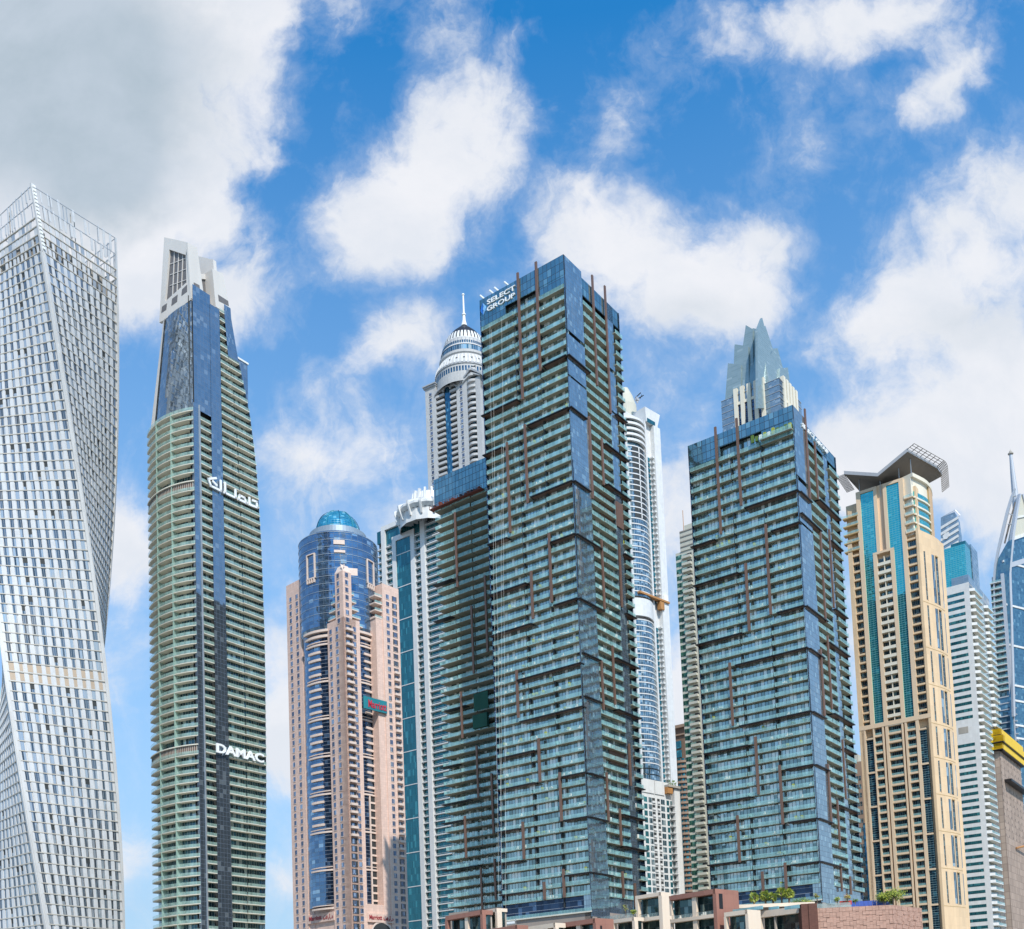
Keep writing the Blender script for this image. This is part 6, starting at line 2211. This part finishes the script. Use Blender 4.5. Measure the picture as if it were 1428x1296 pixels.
zz = [at(1421, y, ps.y).z for y in (700, 690, 645, 634, 632, 630, 627)]
k_ = ps.y / F
cx0 = at(1417.5, 640, ps.y).x
zs0, zs1 = at(1421, 692, ps.y).z, at(1417.5, 634, ps.y).z
part('spire', MB().bar((ps.x, ps.y, zs0 - 12), (ps.x - .8, ps.y, zs0 + 12), 5.5 * k_, 'silver', 10, 3.4 * k_).bar((ps.x - .8, ps.y, zs0 + 12), (ps.x - 1.2, ps.y, zs1), 3.4 * k_, 'silver', 10, 2.0 * k_), re_)
part('spire_tip', MB().lathe(ps.x - 1.2, ps.y, [(2.0 * k_, zs1), (3.8 * k_, zs1 + .3), (3.8 * k_, zs1 + .8), (2.6 * k_, zs1 + 1.2), (1.8 * k_, zs1 + 2.0), (.3 * k_, zs1 + 2.8), (.01, zs1 + 3.6)], 'concrete', 12), re_)

# ------------------------------------------------------------------ framed terrace blocks along the quay
panel('terracotta', (0.33, 0.155, 0.115), 4.0, 4.0, 0.03, (0.2, 0.085, 0.065), 0.04, 0.8)
plain('cream_render', (0.74, 0.60, 0.47), 0.8, var=0.06)
glass('villa_glass', (0.02, 0.05, 0.055), (0.06, 0.12, 0.125), (0.16, 0.24, 0.24), 1.5, 3.2, (0.03, 0.035, 0.04), 0.04, 0.03, 0.6, 0.1, 0.03, seed=41, wave=.1)
panel('weave_brick', (0.46, 0.28, 0.215), 0.9, 0.22, 0.03, (0.26, 0.14, 0.10), 0.16, 0.85)
panel('dark_brick', (0.13, 0.055, 0.04), 0.9, 0.22, 0.03, (0.09, 0.04, 0.03), 0.14, 0.8)
plain('tan_stone', (0.42, 0.36, 0.30), 0.8, var=0.1)
plain('blue_hoarding', (0.05, 0.10, 0.38), 0.6)
plain('red_cloth', (0.5, 0.06, 0.04), 0.7)
rail('pool_glass', (0.30, 0.56, 0.60), 0.75, 0.1)
rail('clear_rail', (0.40, 0.50, 0.48), 0.35, 0.1)


def villa(label, cpx, Y, lpx, rpx, mat, bays, rows, roof_t=1.2, low=None, degs=(-41, 49), dep=9.0, slot=None, name='terrace_block'):
    """concrete frame block: corner post at cpx, front to lpx, side to rpx; bays = list of (u fraction 0..1 from the corner) posts; rows = storey heights from the top"""
    P = at(cpx[0], cpx[1], Y)
    A, B = Plane(P, degs[0]), Plane(P, degs[1])
    wa = A.u(lpx, cpx[1] + 12)
    wb = B.u(rpx, cpx[1] + 12)
    dep = min(dep, max(4.0, wb))
    r = thing(name, label, 'building', (P.x, P.y, 0))
    zt = P.z
    part('roof', MB().box(A, 0, wa, zt - roof_t, zt, -dep, 0, mat, back=True), r)
    side = MB().box(B, 0, wb, 0, zt - .003, -.8, .003, mat, back=True)
    part('side_wall', side, r)
    if slot:
        part('slot_window', MB().box(B, wb * slot[0], wb * slot[1], zt - slot[3], zt - slot[2], .0, .05, 'dark_metal'), r)
    for f, w_, pm in bays:
        part('post', MB().box(A, wa * f - w_ / 2, wa * f + w_ / 2, 0, zt - roof_t, -1.2, -.01 if pm == mat else -.35, pm, back=True), r)
    z = zt - roof_t
    fs = sorted(f for f, w_, pm in bays)
    for h in rows:
        for f0, f1 in zip(fs, fs[1:]):
            a, b = wa * f0, wa * f1
            part('window', MB().box(A, a, b, z - h, z, -3.2, -2.2, 'villa_glass'), r)
            part('railing', MB().box(A, a + .2, b - .2, z - h, z - h + 1.1, -.5, -.44, 'clear_rail').box(A, a + .2, b - .2, z - h + 1.1, z - h + 1.16, -.52, -.42, 'dark_metal'), r)
            for q in range(2):
                uu = random.uniform(a + .6, b - 1.2)
                part('terrace_chair', MB().box(A, uu, uu + random.uniform(.5, .9), z - h, z - h + .5, -1.8, -1.0, 'furniture').box(A, uu, uu + .15, z - h + .5, z - h + 1.0, -1.8, -1.0, 'furniture'), r)
        part('floor_slab', MB().box(A, 0, wa, z - h - 1.0, z - h, -dep, -.02, low or mat, back=True), r)
        z -= h + 1.0
    part('rear_wall', MB().box(A, .5, wa, 0, zt - roof_t - .1, -dep, -dep + .5, 'tan_stone', back=True), r)
    return r, A, B, wa, wb, zt


TC, CR_ = 'terracotta', 'cream_render'
villa('terracotta framed block with cream inner column at the foot of the dark tower', (672, 1269), 306, 621, 677, TC, [(.02, 1.1, TC), (.45, 1.4, CR_), (.98, 1.2, TC)], (5.5,), 1.3)
villa('slim cream framed block squeezed beside the terracotta frame under the tall tower', (692.5, 1266.5), 309, 675, 700, CR_, [(.06, 1.0, CR_), (.98, .6, CR_)], (5.5,), 1.0)
villa('low terracotta roofed block directly below the white window cleaning cradle', (721, 1290), 292, 671, 735, TC, [(.02, 1.0, TC), (.98, 1.0, TC)], (5.0,), 1.0)
villa('low cream beam block between two terracotta frames under the tall tower', (774, 1287), 300, 734, 779, CR_, [(.02, .8, CR_), (.30, .8, CR_), (.98, .8, CR_)], (5.0,), 1.3)
villa('terracotta framed block with slot in its side below the corner of tall tower', (829.5, 1280.5), 294, 774, 856, TC, [(.02, 1.2, TC), (.44, 1.6, CR_), (.98, 1.2, TC)], (5.5,), 1.3, slot=(.26, .36, 2.0, 5.0))
villa('low cream block with glass railed roof terrace beside the terracotta one', (884, 1279), 300, 854, 890, CR_, [(.03, 1.0, CR_), (.98, .8, CR_)], (4.6,), 1.0)
r5 = villa('cream cube framed block with one big square window left of the terracotta box', (921.5, 1244), 299, 886, 933, CR_, [(.04, 1.3, CR_), (.96, 1.0, CR_)], (5.6, 4.6), 1.0)
r6 = villa('largest terracotta box with two bays and blank side wall and slot', (997, 1239.5), 300, 931, 1030, TC, [(.02, 1.2, TC), (.46, 1.5, CR_), (.98, 1.1, CR_)], (5.6, 4.6), 1.4, low=CR_, slot=(.14, .30, 1.3, 5.6))
villa('cream block with square dark window right of the largest terracotta box', (1042, 1268.5), 292, 1010, 1061, CR_, [(.04, 1.0, CR_), (.97, .8, CR_)], (5.0,), 1.2)
r8_ = villa('long low cream block with glass front under the palm terrace', (1120, 1263), 300, 1058, 1126, CR_, [(.02, .5, 'dark_metal'), (.10, .3, 'dark_metal'), (.66, .4, 'tan_stone'), (.98, .8, CR_)], (5.4,), 1.9)
# glass balustrade of the terrace between the towers
Pt2 = at(884, 1279, 303)
TA = Plane(Pt2, -41)
o = part('terrace_railing', MB().box(TA, TA.u(885, 1277), TA.u(834, 1280), Pt2.z, Pt2.z + 1.3, -.05, 0, 'clear_rail', back=True).box(TA, TA.u(885, 1277), TA.u(834, 1280), Pt2.z - .5, Pt2.z, -.3, .1, 'cream_render', back=True), None)
tag(o, 'clear glass terrace railing on a cream kerb right of the tall tower corner', 'railing')
for k, (x0, x1, y0, y1) in enumerate(((1020, 1063, 1268, 1263), (1072, 1085.5, 1267.5, 1263.5), (1094, 1114, 1266.5, 1261.5))):
    PB_ = at(x1, y0, 297)
    S = Plane(PB_, -41)
    o = part('pool_wall', MB().box(S, 0, S.u(x0, y0 + 1), PB_.z, PB_.z + (y0 - y1) / F * 297, -.4, 0, 'pool_glass', back=True), None)
    tag(o, ('longest pale blue glass pool wall, above the cream block with the square window', 'short middle pale blue glass pool wall below the palms', 'pale blue glass pool wall nearest the dark brick pier')[k], 'pool wall', 'glass pool walls')

# woven brick wall with its dark pier
Pbk = at(1243.5, 1262, 296)
K1, K2 = Plane(Pbk, -86), Plane(Pbk, 45)
rk = thing('woven_brick_building', 'reddish woven brick wall block with a darker brick pier at its left end', 'building', (Pbk.x, Pbk.y, 0))
wk1, wk2 = K1.u(1139.5, 1275), K2.u(1285.5, 1285)
part('wall', MB().box(K1, 0, wk1, 0, Pbk.z - .3, -8, 0, 'weave_brick').box(K2, 0, wk2, 0, Pbk.z - .3, -8, 0, 'weave_brick', back=True), rk)
rnd = random.Random(5)
for S, w in ((K1, wk1), (K2, wk2)):
    m_ = MB()
    bw, bh = 1.8, 1.35
    nr = 11
    for j in range(nr):
        z1 = Pbk.z - j * bh
        u = -(j % 2) * bw * .5
        while u < w:
            a, b = max(0, u), min(w, u + bw - .05)
            if b - a > .2:
                d_ = .06 + .10 * ((j + int(u / bw + .6)) % 2) + rnd.uniform(0, .05)
                dz = rnd.choice((0, .25, -.25)) if j else 0
                m_.box(S, a, b, z1 - bh + .05 + dz, z1 - .02 + (dz if j > 1 else 0), -.1, d_, 'weave_brick')
            u += bw
    part('brick_relief', m_, rk)
Dk = Plane(K1(wk1, 0, .9), -86)
part('brick_pier', MB().box(Dk, 0, Dk.u(1128, 1275), 0, at(1135, 1259.5, 296).z, -5, 0, 'dark_brick', back=True), rk)
part('brick_pier', MB().box(Dk, Dk.u(1128, 1275) + .05, Dk.u(1118, 1275), 0, at(1125, 1260, 296).z, -5, -.25, 'dark_brick', back=True), rk)
part('roof', MB().face([K1(0, Pbk.z - .6, -.5), K1(wk1, Pbk.z - .6, -.5), K1(wk1, Pbk.z - .6, -20), K2(wk2, Pbk.z - .6, -.5)], 'concrete'), rk)

# roof terrace deck that carries the palms
zdk = at(1080, 1264.5, 318).z
g = MB()
for (x0, x1, y0, y1) in ((55, 82, 309, 336),):
    g.face([(x0, y0, zdk), (x1, y0, zdk), (x1, y1, zdk), (x0, y1, zdk)], 'tan_stone')
    g.face([(x0, y0, zdk - 1), (x1, y0, zdk - 1), (x1, y0, zdk), (x0, y0, zdk)], 'cream_render')
part('terrace_deck', g, None)['kind'] = 'structure'


def fan_palm(base, h, label, seed, s=1.0):
    rnd = random.Random(seed)
    r = thing('fan_palm', label, 'palm', base, 'fan palms on the roof terrace')
    tr = MB()
    prev, pr = Vector(base), .30
    top = Vector(base) + Vector((rnd.uniform(-.3, .3), rnd.uniform(-.3, .3), h))
    for i in range(1, 7):
        q = Vector(base).lerp(top, i / 6)
        rr = .30 - .08 * i / 6 + .04 * (i % 2)
        tr.bar(prev, q, pr, 'trunk_bark', 8, rr, caps=False)
        prev, pr = q, rr
    part('trunk', tr, r)
    cr = MB()
    for i in range(44):
        az = rnd.uniform(0, 2 * pi)
        el = rnd.uniform(-.9, 1.35)
        d_ = Vector((cos(az) * cos(el), sin(az) * cos(el), sin(el)))
        st = top + d_ * rnd.uniform(.5, .95) * s
        cr.bar(top, st, .025, 'frond', 4, caps=False)
        sd_ = d_.orthogonal().normalized()
        n2 = d_.cross(sd_)
        rot = rnd.uniform(0, pi)
        e1_ = sd_ * cos(rot) + n2 * sin(rot)
        mt = rnd.choice(('frond', 'frond', 'leaf_yellow', 'leaf'))
        for k in range(9):
            an = (k - 4) * .30
            dirv = (d_ * cos(an) + e1_ * sin(an))
            tip = st + dirv * rnd.uniform(.75, 1.15) * s + Vector((0, 0, -.28 * abs(an) - .12 * (1 if el < .3 else 0)))
            w_ = d_.cross(e1_) * .02 + (e1_ * cos(an) - d_ * sin(an)) * .085
            m_ = st.lerp(tip, .55)
            cr.face([st, m_ + w_, tip, m_ - w_], mt)
    part('crown', cr, r)


PALM = [(1052, 1266, 1252, 'leftmost fan palm of the row on the roof terrace'), (1068.5, 1265, 1249, 'second fan palm from the left, full and yellowish, on the roof terrace'), (1079, 1264.5, 1252, 'short middle fan palm between two taller ones'), (1090.5, 1263, 1244.5, 'tallest fan palm of the roof terrace row'), (1101, 1263, 1246.5, 'rightmost fan palm of the row beside the blue tower base')]
for k, (x, y0, y1, lb) in enumerate(PALM):
    b_ = at(x, y0, 314 + (k % 2) * 2)
    b_.z = zdk
    fan_palm(b_, at(x, y1, 315).z - zdk, lb, 30 + k, 1.0 + .12 * (k in (1, 3)))


def leafy(name, label, cat, base, h, rad, mats, n, seed, trunk=.12, flat=.7, group=None, leaf=.34):
    rnd = random.Random(seed)
    r = thing(name, label, cat, base, group)
    B_ = Vector(base)
    tr = MB()
    ends = []
    for k in range(5):
        a = rnd.uniform(0, 2 * pi)
        m_ = B_ + Vector((rnd.uniform(-.1, .1), rnd.uniform(-.1, .1), h * rnd.uniform(.35, .5)))
        e_ = B_ + Vector((cos(a) * rad * rnd.uniform(.3, .8), sin(a) * rad * rnd.uniform(.3, .8), h * rnd.uniform(.65, .95)))
        tr.bar(B_, m_, trunk, 'trunk_bark', 6, trunk * .7, caps=False)
        tr.bar(m_, e_, trunk * .6, 'trunk_bark', 5, trunk * .2, caps=False)
        ends.append(e_)
    part('trunk', tr, r)
    cl = MB()
    cs_ = ends + [B_ + Vector((rnd.uniform(-1, 1) * rad * .8, rnd.uniform(-1, 1) * rad * .8, h * rnd.uniform(.5, 1))) for _ in range(5)]
    for i in range(n):
        c = rnd.choice(cs_)
        d_ = Vector((rnd.gauss(0, 1), rnd.gauss(0, 1), rnd.gauss(0, flat))) * rad * .28
        p = c + d_
        t_ = Vector((rnd.uniform(-1, 1), rnd.uniform(-1, 1), rnd.uniform(-.6, .6))).normalized() * leaf
        w_ = t_.orthogonal().normalized() * leaf * .45
        cl.face([p, p + t_ * .5 + w_, p + t_, p + t_ * .5 - w_], rnd.choice(mats))
    part('crown', cl, r)


def shrub(x, y0, y1, Y, rad, label, name='shrub', mats=('leaf', 'leaf_yellow'), n=260, seed=1, cat='shrub', **kw):
    b_ = at(x, y0, Y)
    leafy(name, label, cat, b_, (y0 - y1) / F * Y, rad, mats, n, seed, **kw)


shrub(1112, 1262, 1256, 316, 2.2, 'low dark green shrub beside the rightmost palm', seed=2, mats=('leaf',), n=380)
shrub(1126, 1262, 1257.5, 314, 2.0, 'low spreading green shrub above the dark brick pier', seed=3, n=320)
shrub(1140, 1262, 1246, 316, .9, 'thin bare looking brownish young tree at the blue tower corner', 'young_tree', ('leaf_yellow', 'trunk_bark'), 160, 4, 'tree', trunk=.07)
shrub(1168, 1262, 1252, 312, 1.0, 'yellow green bush on the brick roof left of the orange one', seed=5, n=260)
shrub(1182, 1261, 1249, 313, .9, 'sparse upright bush with red cloth behind it on brick roof', seed=6, mats=('leaf_yellow', 'orange_rust'), n=200)
shrub(1193, 1261, 1255, 314, .8, 'small green bush near the blue hoarding', seed=7, mats=('leaf',), n=200)
shrub(1246, 1264, 1243.5, 330, 3.6, 'wide yellow green tree spreading over the brick roof corner', 'garden_tree', ('leaf_yellow', 'leaf_yellow', 'frond', 'leaf'), 1500, 8, 'tree', trunk=.16, leaf=.42)
shrub(1232, 1262, 1248, 332, 1.9, 'smaller yellow green tree at the left of the wide one', 'garden_tree', ('leaf_yellow', 'frond'), 600, 9, 'tree', trunk=.12, leaf=.4)
shrub(884, 1278, 1269, 303, .8, 'yellow green potted bush against the cream cube block', seed=10, n=220)
shrub(873, 1278, 1262, 304, .7, 'wispy bare sapling on the glass railed terrace', 'sapling', ('leaf_yellow', 'trunk_bark'), 60, 11, 'tree', trunk=.05)
HB = at(1222, 1262, 335)
hbS = Plane(HB, -86)
hb = MB()
for k in range(9):
    hb.box(hbS, -4 + k * 1.3, -4 + k * 1.3 + 1.22, HB.z - 1.5, HB.z + 1.4, -.06, 0, 'blue_hoarding', back=True)
o = part('hoarding', hb, None)
tag(o, 'blue hoarding behind the brick roof in front of the golden tower', 'hoarding')
RC_ = at(1180, 1260.5, 314)
o = part('cloth', MB().box(Plane(RC_, -80), -1.6, 1.8, RC_.z - .3, RC_.z + .9, -.3, 0, 'red_cloth', back=True), None)
tag(o, 'red orange cloth draped on the brick roof between two bushes', 'cloth')
RL = at(1186, 1262, 300)
rlS = Plane(RL, -86)
rl = MB().box(rlS, 0, rlS.u(1120, 1262), RL.z - .8, RL.z + .75, -.05, 0, 'clear_rail', back=True)
o = part('glass_railing', rl, None)
tag(o, 'low clear glass railing along the roof edge above the brick wall', 'railing')
LPp = at(1156.5, 1260, 315)
lp = thing('lamp_post', 'thin dark lamp post with short arm in front of the blue glass corner', 'lamp post', LPp)
part('post', MB().bar(LPp, LPp + Vector((0, 0, 2.6)), .05, 'dark_metal', 6), lp)
part('arm', MB().bar(LPp + Vector((0, 0, 2.55)), LPp + Vector((-.55, 0, 2.6)), .05, 'dark_metal', 6), lp)
